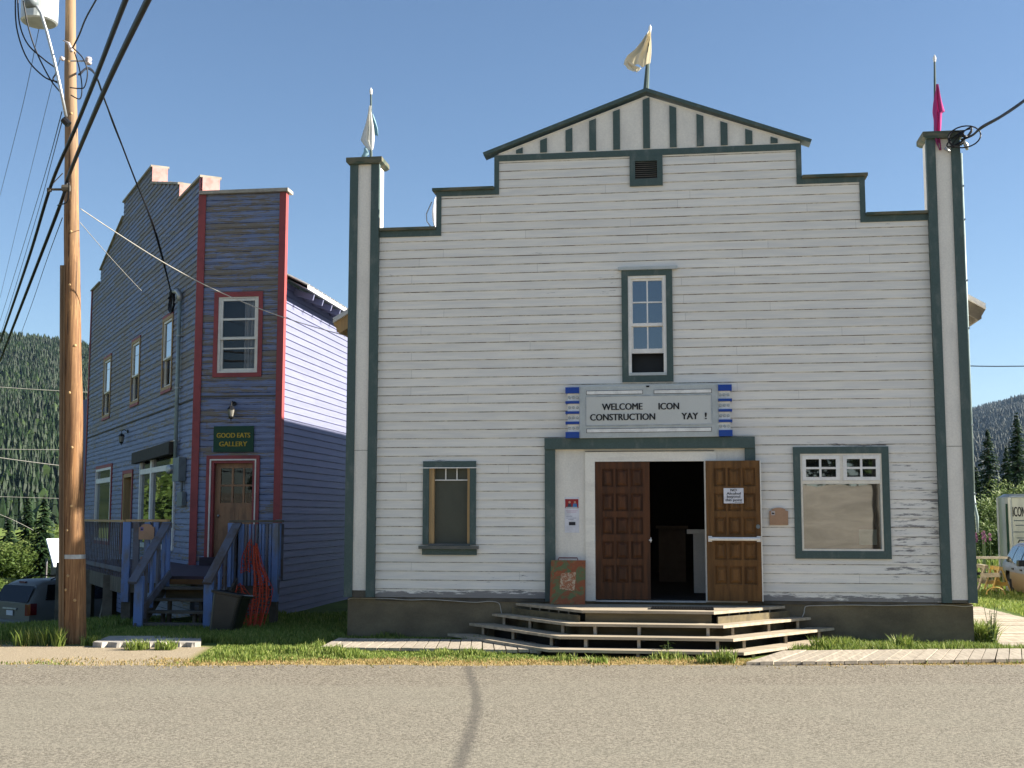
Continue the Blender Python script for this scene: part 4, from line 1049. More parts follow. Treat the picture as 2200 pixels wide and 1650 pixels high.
# ------------------------------------------------------------------ deck of the blue house
dk = thing('deck', 'worn blue painted wooden deck with railings and open steps in front of the blue house', 'deck', (-3.6, 3, -.7))
DZ = .17; YD = 2.35
Pc = Vector((-4.62, YD, 0)); Pe = Pc + LD*8.6; Pr = Vector((-1.85, YD, 0)); Pw = Vector((-3.42, 7.0, 0))
b = MB()
poly = [(Pc.x,Pc.y),(Pr.x,Pr.y),(Pw.x,Pw.y),(XL,YF),(Pe.x+1.79,Pe.y+1.26),(Pe.x,Pe.y)]
b.prism(poly, lambda a_, b_, d: Vector((a_,b_,d)), DZ, DZ-.05); b.build('floor', M['deckpurple'], dk)
def rim(A, B, h=.24, m='oldwood', n='rim_beam'):
    q = MB(); q.beam((A.x,A.y,DZ-.05-h/2), (B.x,B.y,DZ-.05-h/2), .045, h); q.build(n, M[m], dk)
rim(Pc, Pe, .27); rim(Pc, Vector((-3.9,YD,0))); rim(Vector((-2.6,YD,0)), Pr); rim(Pr, Pw)
rnd = random.Random(3)
def rail(A, B, z0, z1, gap, w_, th, m='deckblue', top=True, post=None, zo=0, jit=.0):
    L = (B-A).length; d = (B-A).normalized(); nn = Vector((-d.y, d.x, 0)); n = int(L/gap)
    for i in range(n+1):
        P = A + d*(L*(i+.5)/(n+1)); q = MB(); M4 = Matrix((d, nn, Vector((0,0,1)))).transposed().to_4x4(); M4.translation = P
        q.box(-w_/2, w_/2, -th/2, th/2, z0-rnd.random()*jit, z1, M4); q.build('baluster', M[m] if rnd.random() > .15 else M['deckgrey'], dk)
# left run, narrow balusters seen end-on
rail(Pc+LD*.25, Pe, .10, 1.09, .20, .02, .022, 'deckgrey')
q = MB(); q.beam((Pc.x,Pc.y,1.12), (Pe.x,Pe.y,1.12), .14, .04); q.beam((Pc.x,Pc.y,1.13),(-3.86,YD,1.13), .14, .04); q.build('top_rail', M['yellow'], dk)
q = MB(); q.beam((Pc.x,Pc.y,.26), (Pe.x,Pe.y,.26), .04, .08); q.build('bottom_rail', M['deckgrey'], dk)
# front left boards
for x, w_, zb, m_ in ((-4.60,.14,-.28,'deckblue'),(-4.42,.11,.02,'deckgrey'),(-4.22,.10,.05,'deckblue'),(-4.06,.09,.05,'deckblue'),(-3.87,.15,-.22,'deckblue')):
    q = MB(); q.box(x-w_/2, x+w_/2, YD-.065, YD-.025, zb, 1.105); q.build('rail_board', M[m_], dk)
q = MB(); q.box(-4.66, -3.8, YD-.02, YD+.02, 1.0, 1.1); q.box(-4.66, -3.8, YD-.02, YD+.02, .2, .3); q.build('rail_stringer', M['deckgrey'], dk)
# right run
for i in range(12):
    x = -2.62 + .74*(i+.3)/12; w_ = .038 if i > 1 else .09; q = MB(); q.box(x-w_/2, x+w_/2, YD-.06, YD-.02, .02, 1.07); q.build('baluster', M['deckblue'] if i % 3 else M['deckgrey'], dk)
q = MB(); q.beam((-2.72,YD-.02,1.12), (-1.78,YD-.02,1.12), .13, .04); q.build('top_rail', M['oldwood'], dk)
q = MB(); q.box(-2.65, -1.85, YD-.015, YD+.02, .12, .22); q.build('bottom_rail', M['deckgrey'], dk)
q = MB(); q.box(-1.94, -1.84, YD-.09, YD+.02, -.25, 1.09); q.build('post', M['deckblue'], dk)
q = MB(); q.box(-2.74, -2.62, YD-.09, YD+.02, -.30, 1.09); q.build('post', M['deckblue'], dk)
rail(Pr+Vector((0,.2,0)), Pw, .1, 1.07, .14, .04, .04); q = MB(); q.beam((Pr.x,Pr.y,1.12), (Pw.x,Pw.y,1.12), .12, .04); q.build('top_rail', M['deckgrey'], dk)
# supports
for P, w_ in ((Pc+Vector((.02,.08,0)),.17),(Pc+LD*1.55,.19),(Pc+LD*4,.15),(Pc+LD*6.5,.15),(Pe-LD*.1,.15),(Pr+Vector((-.1,.1,0)),.12),(Vector((-3.3,4.6,0)),.14)):
    q = MB(); q.box(P.x-w_/2, P.x+w_/2, P.y-w_/2, P.y+w_/2, -2.3, DZ-.05); q.build('support_post', M['oldwood'], dk)
q = MB(); q.beam((Pc.x+LD.x*1.7,Pc.y+LD.y*1.7,-.1), (Pc.x+LD.x*3.2,Pc.y+LD.y*3.2,-1.5), .08, .12); q.build('brace', M['oldwood'], dk)
# stairs
SX0, SX1 = -3.84, -2.60
for k, (z, y) in enumerate(((-.005, 2.06),(-.185,1.79),(-.37,1.53),(-.55,1.26))):
    q = MB(); q.box(SX0, SX1, y-.02, y+.25, z-.04, z); q.build('tread', M['oldwood'], dk, bevel=.003)
    if k: 
        for x in (SX0+.22, SX0+.78): q = MB(); q.box(x-.025, x+.025, y+.12, y+.2, -.75, z-.041); q.build('prop', M['oldwood'], dk)
q = MB(); q.box(SX0, SX1, YD-.03, YD-.0, .03, DZ-.052); q.build('riser', M['orangewood'], dk)
q = MB(); q.box(SX0, SX1, 2.28, 2.31, -.24, -.007); q.build('riser', M['ply'], dk)
for x in (SX0-.03, SX1+.03):
    q = MB(); q.beam((x, YD, .05), (x, 1.15, -.70), .04, .24, ); q.build('stringer', M['oldwood'], dk)
# handrails
for x, xn in ((-3.88,-3.84),(-2.60,-2.64)):
    q = MB(); q.beam((x+.02, YD-.05, 1.08), (x-.0, 1.02, .12), .15, .045, up=(0,0,1)); q.build('handrail', M['deckgrey'], dk)
    q = MB(); q.box(xn-.075, xn+.075, 1.18, 1.24, -.70, .22); q.build('newel', M['deckblue'], dk)
    for j in range(4):
        y = 1.45+.24*j; z1 = .20+(y-1.2)*.78; q = MB(); q.box(xn-.018, xn+.018, y-.045, y+.045, -.75+.72*(y-1.1), z1); q.build('baluster', M['deckblue'] if j % 2 else M['deckgrey'], dk)
    if x < -3: 
        q = MB(); q.beam((x+.12, 2.25, .22), (x+.05, 1.25, -.38), .035, .13); q.build('lower_rail', M['deckgrey'], dk)
plaque('heritage_plaque', 'tan arched plaque fixed to the blue deck railing left of the steps', lambda u, z, d: Vector((u, YD-.07-d, z)), -4.36, -4.08, .80, 1.07, (-4.22, YD-.07, .8), False)
t = thing('folding_screen', 'white sheet screen standing on the deck behind the left railing', 'screen', lf(9.0, .2, 1.2))
b = MB(); slab(b, lu, -6.6, -3.6, .20, .98, 1.75, 1.79); b.build('sheet', M['sheet'], t)
q = MB(); frame(q, lu, -6.65, -3.55, .17, 1.02, .05, 1.791, 1.82); q.build('frame', M['sheet'], t)
t = thing('flower_pot', 'small terracotta pot on the deck between the blue rail boards', 'pot', (-4.75, 3.6, .17))
b = MB(); b.tube([(-4.75,3.6,.171),(-4.75,3.6,.40),(-4.75,3.6,.401),(-4.75,3.6,.46)], [.09,.14,.16,.16], 16); b.build('body', M['pot'], t)
b = MB(); b.tube([(-4.75,3.6,.455),(-4.75,3.6,.465)], .14, 16); b.build('soil', M['dark'], t)
# waste bin, leaning
def binf(x, y, z):
    v = Vector((x, y, z)); v = Matrix.Rotation(RAD(9), 3, 'Y') @ v; v = Matrix.Rotation(RAD(-5), 3, 'X') @ v
    return v + Vector((-2.14, .62, -.70))
t = thing('waste_bin', 'black plastic waste bin leaning open beside the blue deck steps', 'bin', (-2.14, .62, -.76))
def sq(h, z, r=.06, n=4):
    o = []
    for cx, cy, a0 in ((1,1,0),(-1,1,90),(-1,-1,180),(1,-1,270)):
        for i in range(n+1):
            a = RAD(a0+90*i/n); o.append(binf(cx*(h-r)+r*math.cos(a), cy*(h-r)+r*math.sin(a), z))
    return o
b = MB(); L_ = [sq(.19,0), sq(.205,.2), sq(.235,.62), sq(.24,.70)]
for A, B in zip(L_, L_[1:]):
    for i in range(len(A)): j = (i+1) % len(A); b.face([A[i], A[j], B[j], B[i]])
b.face(L_[0][::-1]); b.build('body', M['bin'], t, solid=.006)
b = MB(); L_ = [sq(.242,.66), sq(.27,.665), sq(.275,.70), sq(.26,.715), sq(.236,.71)]
for A, B in zip(L_, L_[1:]):
    for i in range(len(A)): j = (i+1) % len(A); b.face([A[i], A[j], B[j], B[i]])
b.build('rim', M['bin'], t)
# orange barrier mesh slumped against the railing
t = thing('barrier_netting', 'orange plastic barrier netting slumped against the blue deck railing', 'netting', (-2.1, 1.8, -.7))
def net(outline, folds, amp, Y0, lean, nm='mesh', nu=14, nv=26, ph=0):
    "outline: rows (py, pxl, pxr) of the hanging sheet"
    rows = []
    for (a0,b0,c0),(a1,b1,c1) in zip(outline, outline[1:]):
        k = max(2, int(nv*abs(a1-a0)/abs(outline[-1][0]-outline[0][0])))
        for i in range(k): t_ = i/k; rows.append((a0+(a1-a0)*t_, b0+(b1-b0)*t_, c0+(c1-c0)*t_))
    rows.append(outline[-1]); P = []
    for i, (py, l, r) in enumerate(rows):
        v = i/len(rows); row = []
        for j in range(nu+1):
            u = j/nu; px = l+(r-l)*(u + .03*math.sin(7*v+j)); q_ = aty(px, py + 5*math.sin(u*5+v*9+ph), Y0 - lean*v - .0)
            q_.y += amp*math.sin(u*folds*6.28+v*3+ph); row.append(q_)
        P.append(row)
    b = MB()
    for i, row in enumerate(P):
        for j in range(nu):
            if rnd.random() < .04: continue
            b.tube([row[j], row[j+1]], .006, 4, cap=False)
    for j in range(nu+1):
        if j % 2: continue
        b.tube([P[i][j] for i in range(len(P))], .008, 4, cap=False)
    return b.build(nm, M['orange'], t)
net([(1163,532,540),(1200,520,540),(1230,518,548)], 2, .02, 2.22, .1, ph=1, nu=6, nv=10)
net([(1176,546,552),(1215,545,560),(1250,547,574),(1300,545,574),(1350,538,560)], 2, .04, 2.0, .6, ph=2.4, nu=12, nv=24)
net([(1172,545,551),(1210,543,562),(1245,546,578),(1262,545,586),(1300,540,580),(1340,535,566),(1372,519,558)], 3, .05, 2.18, .75)
net([(1258,508,522),(1280,498,545),(1300,520,552),(1340,527,548),(1370,517,545)], 2, .05, 2.0, .6, ph=2, nu=9, nv=18)
# concrete slab at the kerb
t = thing('concrete_slab', 'broken edged concrete slab in front of the blue deck steps', 'slab', (-2.5,-1.5,-.65))
b = MB(); n = 36; fr_, bk = [], []
for i in range(n+1):
    u = i/n; p = atz(200+232*u, 1378.5+ (1.5 if u > .1 else 1.5-9*(.1-u)) + .8*math.sin(i*.9)*math.sin(i*.31), -.545); fr_.append(p)
    q_ = atz(236+196*u, 1366, -.545); bk.append(q_)
lo = [p+Vector((0, -.012+.012*math.sin(i*1.3), -.07)) for i, p in enumerate(fr_)]
lo2 = [p+Vector((0, .02, -.2)) for p in lo]
b.grid([bk, fr_, lo, lo2]); b.f = [f_ for f_ in b.f]
b.face([bk[0], fr_[0], lo[0], lo2[0]]); b.face([bk[-1], fr_[-1], lo[-1], lo2[-1]])
b.build('slab', M['concrete'], t)

# ================================================================== UTILITY POLE AND WIRES
def pole_mat():
    k = NT('orange brown pole wood'); v = k.coord()
    g1 = k.noise(k.mapv(v, (34,34,1.0)), 1, 7, .7); g2 = k.noise(k.mapv(v, (7,7,.6)), 1, 4)
    sp = k.n('ShaderNodeSeparateXYZ'); k.l(v, sp.inputs[0])
    c = k.mix(k.ramp(g1, .35, .65), (.275,.15,.068), (.12,.056,.024)); c = k.mix(k.ramp(g2, .5, .7), c, (.30,.145,.055))
    grey = k.mix(g1, (.33,.225,.135), (.19,.125,.075)); c = k.mix(k.ramp(sp.outputs[2], 4.0, 8.5), c, grey)
    g3 = k.noise(k.mapv(v, (16,16,.35)), 1, 5, .6); c = k.mix(k.ramp(g3, .60, .64), c, (.055,.028,.014)); c = k.mix(k.ramp(k.noise(k.mapv(v, (60,60,2.5)), 1, 3, .7), .55, .7), c, (.40,.23,.10))
    k.bump(g1, .5, .01); return k.out(c, .75, .3)
PB0 = at(160, 1378, 17.85); PT = at(150.5, -60, 17.85+.9)
def polep(z):
    t = (z-PB0.z)/(PT.z-PB0.z); return PB0.lerp(PT, t)
def poler(z): return .168 - .0098*(z+.6)
up_ = thing('utility_pole', 'tall orange brown wooden utility pole carrying a grey transformer', 'utility pole', (PB0.x, PB0.y, -.7))
b = MB(); zz = [-.9+.35*i for i in range(32)]
b.tube([polep(z)+Vector((.004*math.sin(z*3),.004*math.cos(z*2),0)) for z in zz], [poler(z)*(1+.012*math.sin(z*5)) for z in zz], 28)
b.build('shaft', pole_mat(), up_, smooth=True)
for z, a in ((-.0,-60),(.35,-95),(.15,-110),(1.0,-100),(1.35,-75),(2.2,-70),(3.0,-85),(3.7,-45),(4.6,-80),(5.4,-70),(6.3,-75),(7.2,-60),(8.0,-85)):
    p = polep(z); r = poler(z); d = Vector((math.cos(RAD(a)), math.sin(RAD(a)), 0)); q = MB()
    q.tube([p+d*(r-.01), p+d*(r+.008)], [.028,.014], 10); q.build('knot', M['yellow'], up_, smooth=True)
b = MB()
for z in (.62,):
    p = polep(z); r = poler(z)+.006; b.tube([p-Vector((0,0,.03)), p+Vector((0,0,.03))], r, 28, cap=False)
b.build('metal_band', M['galv'], up_)
b = MB(); P = [polep(z)+Vector((-.085*(poler(z)/.15),-poler(z)*.93,0)) for z in (4.9,3,1.5,.2,-.7)]
b.tube(P, .012, 5); P = [p+Vector((-.055,.035,0)) for p in P]; b.tube(P, .03, 6); b.build('cable_guard', plain('dull brown guard', (.20,.13,.07), (.14,.09,.05), (9,9,1)), up_)
# transformer
tr0 = at(85, 30, 18.3); r_ = .262
b = MB(); zc = at(85, 48, 18.3).z
b.tube([Vector((tr0.x,tr0.y,zc-.02)), Vector((tr0.x,tr0.y,zc)), Vector((tr0.x,tr0.y,zc+.85)), Vector((tr0.x,tr0.y,zc+.95))], [r_*.9,r_,r_,r_*.8], 32)
tf = b.build('transformer', plain('pale grey transformer paint', (.52,.56,.54), None, rough=.4, spec=.5), up_, smooth=False)
b = MB(); p = at(131, 36, 18.3); b.box(tr0.x+r_*.95, polep(8.5).x-.08, tr0.y-.06, tr0.y+.06, p.z-.08, p.z+.06); b.build('transformer_bracket', M['galv'], up_)
b = MB(); b.tube([at(x,y,17.55) for x,y in ((62,2),(75,8),(88,28),(101,70),(116,128),(130,190),(142,250))], .022, 8); b.build('lamp_arm', M['galv'], up_, smooth=True)
b = MB(); b.tube([at(58,-6,17.55), at(66,4,17.55), at(80,10,17.55)], [.05,.11,.04], 10); b.build('lamp_head', M['greybox'], up_, smooth=True)
b = MB(); b.tube([at(136,256,17.6), at(148,268,17.6)], .05, 8); b.build('arm_clamp', M['black'], up_)
def insul(px, py, dx, D=17.7):
    b = MB(); b.tube([at(152,py,D), at(px-dx,py,D)], .012, 6); b.build('bracket', M['galv'], up_)
    b = MB(); c = at(px,py,D); b.tube([c+Vector((0,0,-.05)), c+Vector((0,0,-.02)), c, c+Vector((0,0,.02)), c+Vector((0,0,.05))], [.04,.05,.028,.05,.04], 10); b.build('insulator', M['porcelain'], up_, smooth=True)
insul(190, 131, 5); 
b = MB(); c = at(154,110,17.65); b.tube([c, c+Vector((-.05,0,.12)), c+Vector((-.14,0,.17))], [.03,.02,.008], 8); b.tube([at(130,124,17.7), at(137,128,17.7)], .03, 6); b.build('insulator', M['porcelain'], up_, smooth=True)
b = MB(); b.tube([at(105,407,17.6), at(140,407,17.6)], .018, 6); b.tube([at(106,404,17.6), at(106,412,17.6)], .035, 8); b.tube([at(108,400,17.6), at(135,372,17.6)], .008, 5)
b.tube([at(134,404,17.6), at(150,404,17.6)], .05, 8); b.build('cable_bracket', M['oldwood'], up_)
# wires
D0 = 17.62
cable('overhead_cable', 'thick black cable sloping past the pole to its side bracket, left of the pair', [at(300,-60,9), at(270,0,9.8), at(205,168,13), at(160,280,15.6), at(109,400,D0), at(60,560,21), at(0,735,29)], .024, 'wire', 7, group=None)
cable('overhead_cable', 'thick black cable crossing in front of the pole shaft, right of the pair', [at(350,-60,8.2), at(318,0,9), at(222,200,12.2), at(150,372,D0-.35), at(130,438,D0+.3), at(60,620,22), at(0,775,29)], .026, 'wire', 7)
cable('overhead_cable', 'short curled cable from the crossing cable down the pole side', [at(148,392,D0-.3), at(148,420,D0-.25), at(142,435,D0-.2), at(124,441,D0)], .010, 'wire', 5)
for i, (P, r, lb) in enumerate(((((84,60),(48,230),(0,420)), .006, 'farthest left thin wire falling behind the transformer'), (((132,120),(112,181),(80,310),(48,440),(0,640)), .006, 'thin wire falling left from below the insulators'), (((133,240),(105,345),(77,440),(28,600),(0,690)), .008, 'thin wire falling left from the upper hook of the pole'), (((133,262),(110,350),(86,440),(32,620),(0,722)), .008, 'thin wire falling left just below the upper hook wire'), (((134,468),(100,560),(66,660),(36,740),(10,800)), .007, 'thin wire leaving the pole left below its cable bracket'))):
    cable('overhead_wire', lb, [at(x, y, 17.8+8*j+ (2 if i == 0 else 0)) for j, (x, y) in enumerate(P)], r, 'wire', 5, 'wire')
cable('overhead_wire', 'thin wire running up right from the top insulator beyond the pole', [at(155,105,17.7), at(170,75,17.2), at(184,40,16.5), at(206,0,15.5), at(240,-60,14)], .012, 'wire', 5, 'wire')
for i, (P, lb) in enumerate(((((33,-10),(36,60),(58,125),(95,165),(125,176)), 'outer black loop hanging from the transformer to the pole'), (((38,-10),(42,50),(60,95),(95,128),(122,150),(114,170),(128,180)), 'middle black loop hanging from the transformer to the pole'), (((50,2),(62,62),(80,115),(108,170),(130,198)), 'inner black loop crossing the lamp arm to the pole'))):
    cable('jumper_cable', lb, [at(x, y, 17.75) for x, y in P], .011, 'wire', 5, 'cable')
cable('jumper_cable', 'black jumper looping from the insulator round the right side of the pole', [at(158,104,17.6), at(178,125,17.6), at(188,155,17.6), at(182,186,17.6), at(170,190,17.6), at(150,188,17.55)], .009, 'wire', 5, 'cable')
cable('jumper_cable', 'lower black jumper curling below the insulator to the pole side', [at(160,112,17.6), at(170,145,17.6), at(176,185,17.6), at(172,212,17.6), at(152,204,17.55)], .009, 'wire', 5, 'cable')
s0 = at(170,160,17.65); s1 = lu(-1.75, 6.33, .25)
def between(a, b, pts2):
    "3-D curve whose depth runs evenly from a to b through picture points"
    da = (a-CAM).dot(CF); db = (b-CAM).dot(CF); n = len(pts2)+1
    return [a] + [at(x, y, da+(db-da)*((i+1)/n)) for i, (x, y) in enumerate(pts2)] + [b]
cable('service_drop', 'black twisted cable dropping from the pole to the blue house service head', between(s0, s1, [(190,146),(207,165),(225,215),(248,275),(290,385),(335,500)]), .017, 'wire', 6, 'cable')
cable('service_drop', 'second strand of the cable dropping to the blue house', between(s0+Vector((.02,0,.0)), s1, [(189,148),(209,168),(226,217),(245,272),(292,388),(333,502)]), .010, 'wire', 6, 'cable')
e1 = aty(745, 722, .3)
cable('service_drop', 'long pale wire from the pole across the blue house to the white hall', between(at(172,448,17.8), e1, [(250,500),(350,563),(450,617),(560,664),(650,695)]), .0075, 'palewire', 5, 'wire')
cable('service_drop', 'thin pale wire from the pole to the long wall of the blue house', between(at(172,478,17.8), lu(-3.3,6.05,.05), [(230,545),(290,610)]), .005, 'palewire', 5, 'wire')
e2 = aty(2066, 300, -.12)
cable('service_drop', 'black twisted cable from the hall pilaster to the right', [e2, at(2090,290,17.4), at(2110,272,17), at(2150,250,16.2), at(2200,216,15), at(2260,170,13.5)], .016, 'wire', 6, 'cable')
cable('service_drop', 'thinner strand twisted round the cable right of the hall pilaster', [e2, at(2092,288,17.4), at(2114,273,17), at(2148,254,16.2), at(2190,226,15), at(2260,172,13.5)], .009, 'wire', 6, 'cable')
t = thing('cable_coil', 'tangle of black cable and pale service head on top of the right pilaster', 'cable coil', (9.15,-.15,6.5))
b = MB(); c0 = aty(2063,297,-.16)
for k in range(4):
    R1 = .13+.02*k; b.tube([c0+Vector((R1*math.cos(a/22*6.28)*(1.2 if k % 2 else .85)+(k-1.5)*.03, -.02*k, R1*.85*math.sin(a/22*6.28+k))) for a in range(23)], .011, 5)
b.tube([aty(2058,288,-.2), aty(2080,296,-.2)], .022, 6); b.build('loops', M['wire'], t, smooth=True)
b = MB(); b.tube([aty(2063,310,-.14), aty(2070,304,-.14), aty(2076,312,-.14), aty(2078,322,-.14)], [.03,.035,.035,.02], 8); b.tube([aty(2030,318,-.11), aty(2040,326,-.11)], .02, 6); b.build('service_head', M['galv'], t, smooth=True)
t = thing('conduit', 'pale conduit running down the right edge of the right pilaster', 'conduit', (9.18,.0,-.5))
b = MB(); b.tube([(9.175,.02,6.5),(9.165,.02,1.55)], .022, 8); b.tube([(9.165,.02,1.55),(9.175,.02,1.35),(9.20,.02,1.2),(9.20,.02,.98)], [.02,.02,.024,.018], 8); b.build('pipe', M['conduit'], t, smooth=True)
for z in (6.0,5.5,4.6,3.9,2.5,1.52,1.38): b = MB(); b.box(9.12,9.20,-.01,.05,z,z+.02); b.build('strap', M['galv'], t)
for i, (P, r, lb) in enumerate(((((-40,829),(60,836),(130,840),(190,843)), .02, 'uppermost faint wire across the left hillside'), (((-40,965),(60,966),(190,967)), .02, 'level faint wire across the left hillside'), (((-40,1066),(60,1069),(190,1073)), .016, 'lowest faint wire across the left hillside'), (((-40,978),(60,992),(190,1008)), .03, 'pale dashed wire sloping across the left hillside'), (((-40,1090),(30,1118),(110,1160)), .014, 'pale wire sloping down to the small hut'), (((2075,786),(2140,787),(2260,786)), .03, 'faint wire in the sky right of the hall'))):
    cable('distant_wire', lb, [at(x, y, 60+i*3) for x, y in P], r, 'palewire' if i < 5 else 'wire', 4, 'wire')

# ================================================================== SMALL HUT, VEHICLES, YARD THINGS
t = thing('shed', 'small dark shed with a sunlit white metal roof at the end of the deck', 'shed', at(112,1300,62))
h0 = at(99,1158,32); h1 = at(128,1157,32); 
b = MB(); q0, q1, q2, q3 = at(99,1158,61), at(131,1157,63), at(131,1219,60.5), at(115,1218,58.8)
b.face([q3,q2,q1,q0]); b.build('roof', M['sheet'], t, solid=.05)
b = MB(); c = at(121,1235,62); b.box(c.x-.15,c.x+1,c.y-.3,c.y+3,-2.6,at(0,1205,62).z); b.box(c.x-.30,c.x-.22,c.y-.60,c.y-.5,-2.6,at(0,1200,61).z); b.build('wall', M['deckgrey'], t)

def carpaint(name, c, c2, split=None):
    k = NT(name); v = k.coord('Object'); col = c
    if split is not None:
        sp = k.n('ShaderNodeSeparateXYZ'); k.l(v, sp.inputs[0]); col = k.mix(k.math('GREATER_THAN', sp.outputs[2], split), c2, c)
    m_ = k.out(col, .42, .3); k.b.inputs['Coat Weight'].default_value = .15; k.b.inputs['Coat Roughness'].default_value = .15; return m_
def car(name, label, pos, yaw, st_, paint, wheels, gl, extra, wr=.33):
    "st_: stations (x, zbottom, zbelt, wbelt, ztop, wtop); x forward from the rear"
    t = thing(name, label, 'car', pos); Mx = Matrix.Translation(Vector(pos)) @ Matrix.Rotation(yaw, 4, 'Z')
    T = lambda x, y, z: Mx @ Vector((x, y, z))
    # dense interpolation of stations
    S = []
    for a, c in zip(st_, st_[1:]):
        k = max(1, int((c[0]-a[0])/.18))
        for i in range(k): S.append([a[j]+(c[j]-a[j])*i/k for j in range(6)])
    S.append(list(st_[-1]))
    def sec(s):
        x, zb, zl, w_, zt, wt = s
        return [(w_*.90,zb),(w_*.985,zb+.10),(w_*1.0,zb+(zl-zb)*.45),(w_*.995,zb+(zl-zb)*.75),(w_*.97,zl),
                (w_*.97+(wt-w_*.97)*.5, zl+(zt-zl)*.5),(wt,zl+(zt-zl)*.88),(wt*.86,zt-.01*(zt>zl+.05)),(wt*.45,zt+.012),(0,zt+.018)]
    def inarch(x, z): return any((x-wx)**2+(z-wr)**2 < (wr*1.22)**2 for wx in wheels)
    rows = []
    for s_ in S:
        q = sec(s_); rows.append([(s_[0], y, z) for y, z in q] + [(s_[0], -y, z) for y, z in q[-2::-1]])
    b = MB(); R_, C_ = len(rows), len(rows[0])
    for i in range(R_-1):
        for j in range(C_-1):
            q = [rows[i][j], rows[i+1][j], rows[i+1][j+1], rows[i][j+1]]
            cx = sum(p[0] for p in q)/4; cz = sum(p[2] for p in q)/4
            if (j in (0,1,2) or j >= C_-4) and inarch(cx, cz): continue
            b.face([T(*p) for p in q])
    b.face([T(*p) for p in rows[0]][::-1]); b.face([T(*p) for p in rows[-1]])
    bm = bmesh.new()
    body = b.build('body', paint, t)
    bm.from_mesh(body.data); bmesh.ops.remove_doubles(bm, verts=bm.verts, dist=.002); bmesh.ops.recalc_face_normals(bm, faces=bm.faces)
    bm.to_mesh(body.data); bm.free(); body.data.polygons.foreach_set('use_smooth', [True]*len(body.data.polygons))
    md = body.modifiers.new('split', 'EDGE_SPLIT'); md.split_angle = RAD(38)
    b = MB(); 
    for wx in wheels:
        for sg_ in (1, -1): b.tube([T(wx, sg_*(st_[3][3]-.28), wr), T(wx, sg_*(st_[3][3]-.02), wr)], wr*1.2, 20)
    b.tube([T(st_[0][0]+.3,0,.42), T(st_[-1][0]-.3,0,.42)], .2, 6); b.build('underbody', M['dark'], t)
    for wx in wheels:
        for sg_ in (1, -1):
            w0 = st_[3][3]; q = MB(); q.tube([T(wx, sg_*(w0-.22), wr), T(wx, sg_*(w0-.20), wr), T(wx, sg_*(w0-.02), wr), T(wx, sg_*(w0-.0), wr)], [wr*.9,wr,wr,wr*.93], 28)
            wh = q.build('wheel', M['mat'], t, smooth=False)
            q = MB(); q.tube([T(wx, sg_*(w0-.04), wr), T(wx, sg_*(w0+.012), wr)], [wr*.64,wr*.60], 20); q.build('rim', M['galv'], wh)
    def side(x0, x1, sg_, f0=.08, f1=.86, name='side_window', m=gl, sk0=0, sk1=0):
        # glass following the side between belt (0) and roof (1)
        def val(x):
            for a, c in zip(S, S[1:]):
                if a[0] <= x <= c[0]+1e-6: tt = (x-a[0])/max(1e-6, c[0]-a[0]); return [a[j]+(c[j]-a[j])*tt for j in range(6)]
            return S[-1]
        P = []
        for i in range(6):
            f = f0+(f1-f0)*i/5; row = []
            for k in range(9):
                x = x0+sk0*f + (x1+sk1*f - x0-sk0*f)*k/8; _, zb, zl, w_, zt, wt = val(x)
                row.append(T(x, sg_*((w_*.97+(wt-w_*.97)*f if f < .5 else w_*.97+(wt-w_*.97)*(.5+.5*min(1,(f-.5)/.38)))+.03), zl+(zt-zl)*f))
            P.append(row)
        q = MB(); q.grid(P if sg_ < 0 else [r[::-1] for r in P]); return q.build(name, m, t, smooth=True)
    extra(t, T, side)
    return t
# silver minivan, rear three-quarter, parked on the lower ground
def van_extra(t, T, side):
    side(.42, 1.55, -1, .10, .80, sk0=.22); side(1.75, 2.75, -1, .08, .82); side(2.85, 3.6, -1, .08, .82, sk1=-.5)
    side(.42, 1.55, 1, .10, .80, sk0=.22); side(1.75, 2.75, 1, .08, .82); side(2.85, 3.6, 1, .08, .82, sk1=-.5)
    q = MB(); q.grid([[T(-.012+.235*i/4, y*(.82-.06*i/4), 1.20+.42*i/4) for y in (-1,-.5,0,.5,1)] for i in range(5)]); q.build('rear_window', M['carglass'], t, smooth=True)
    for sg_ in (-1, 1):
        q = MB(); q.grid([[T(-.02+x, sg_*(.77+.20*min(1,u*1.6)), z+ (.02 if u > .5 else 0)) for u, x in ((0,.0),(.4,.005),(.65,.03),(.9,.20))] for z in (.86,.96,1.06,1.16)])
        q.build('tail_light', plain('red tail light', (.16,.008,.01), None, rough=.15, spec=.8), t, solid=.03)
    q = MB(); q.box(-.10, .10, -.93, .93, .36, .72); q.v = [tuple(T(*p)) for p in q.v]; bp = q.build('bumper', M['vanpaint'], t, bevel=.05)
    q = MB(); q.box(-.115, -.101, -.5, .5, .66, .70); q.v = [tuple(T(*p)) for p in q.v]; q.build('bumper_pad', M['greybox'], bp)
    q = MB(); q.box(-.035, -.02, -.16, .16, .84, .97); q.v = [tuple(T(*p)) for p in q.v]; q.build('licence_plate', M['paper'], t)
    q = MB(); q.box(-.045, -.02, -.34, .34, 1.0, 1.04); q.v = [tuple(T(*p)) for p in q.v]; q.build('trim_strip', M['galv'], t)
    q = MB(); q.box(.30, .36, -.16, .16, 1.69, 1.725); q.v = [tuple(T(*p)) for p in q.v]; q.build('brake_light', M['darkred'], t)
    for sg_ in (-1, 1):
        q = MB(); q.tube([T(.75, sg_*.66, 1.77), T(.9, sg_*.66, 1.82), T(2.7, sg_*.66, 1.83), T(2.9, sg_*.66, 1.78)], .018, 6); q.build('roof_rail', M['black'], t)
M['vanpaint'] = carpaint('dull silver car paint', (.13,.13,.118), None)
vp = at(22, 1330, 33.2); hd = Vector((CR.x*.62+CF.x*.78, CR.y*.62+CF.y*.78)); 
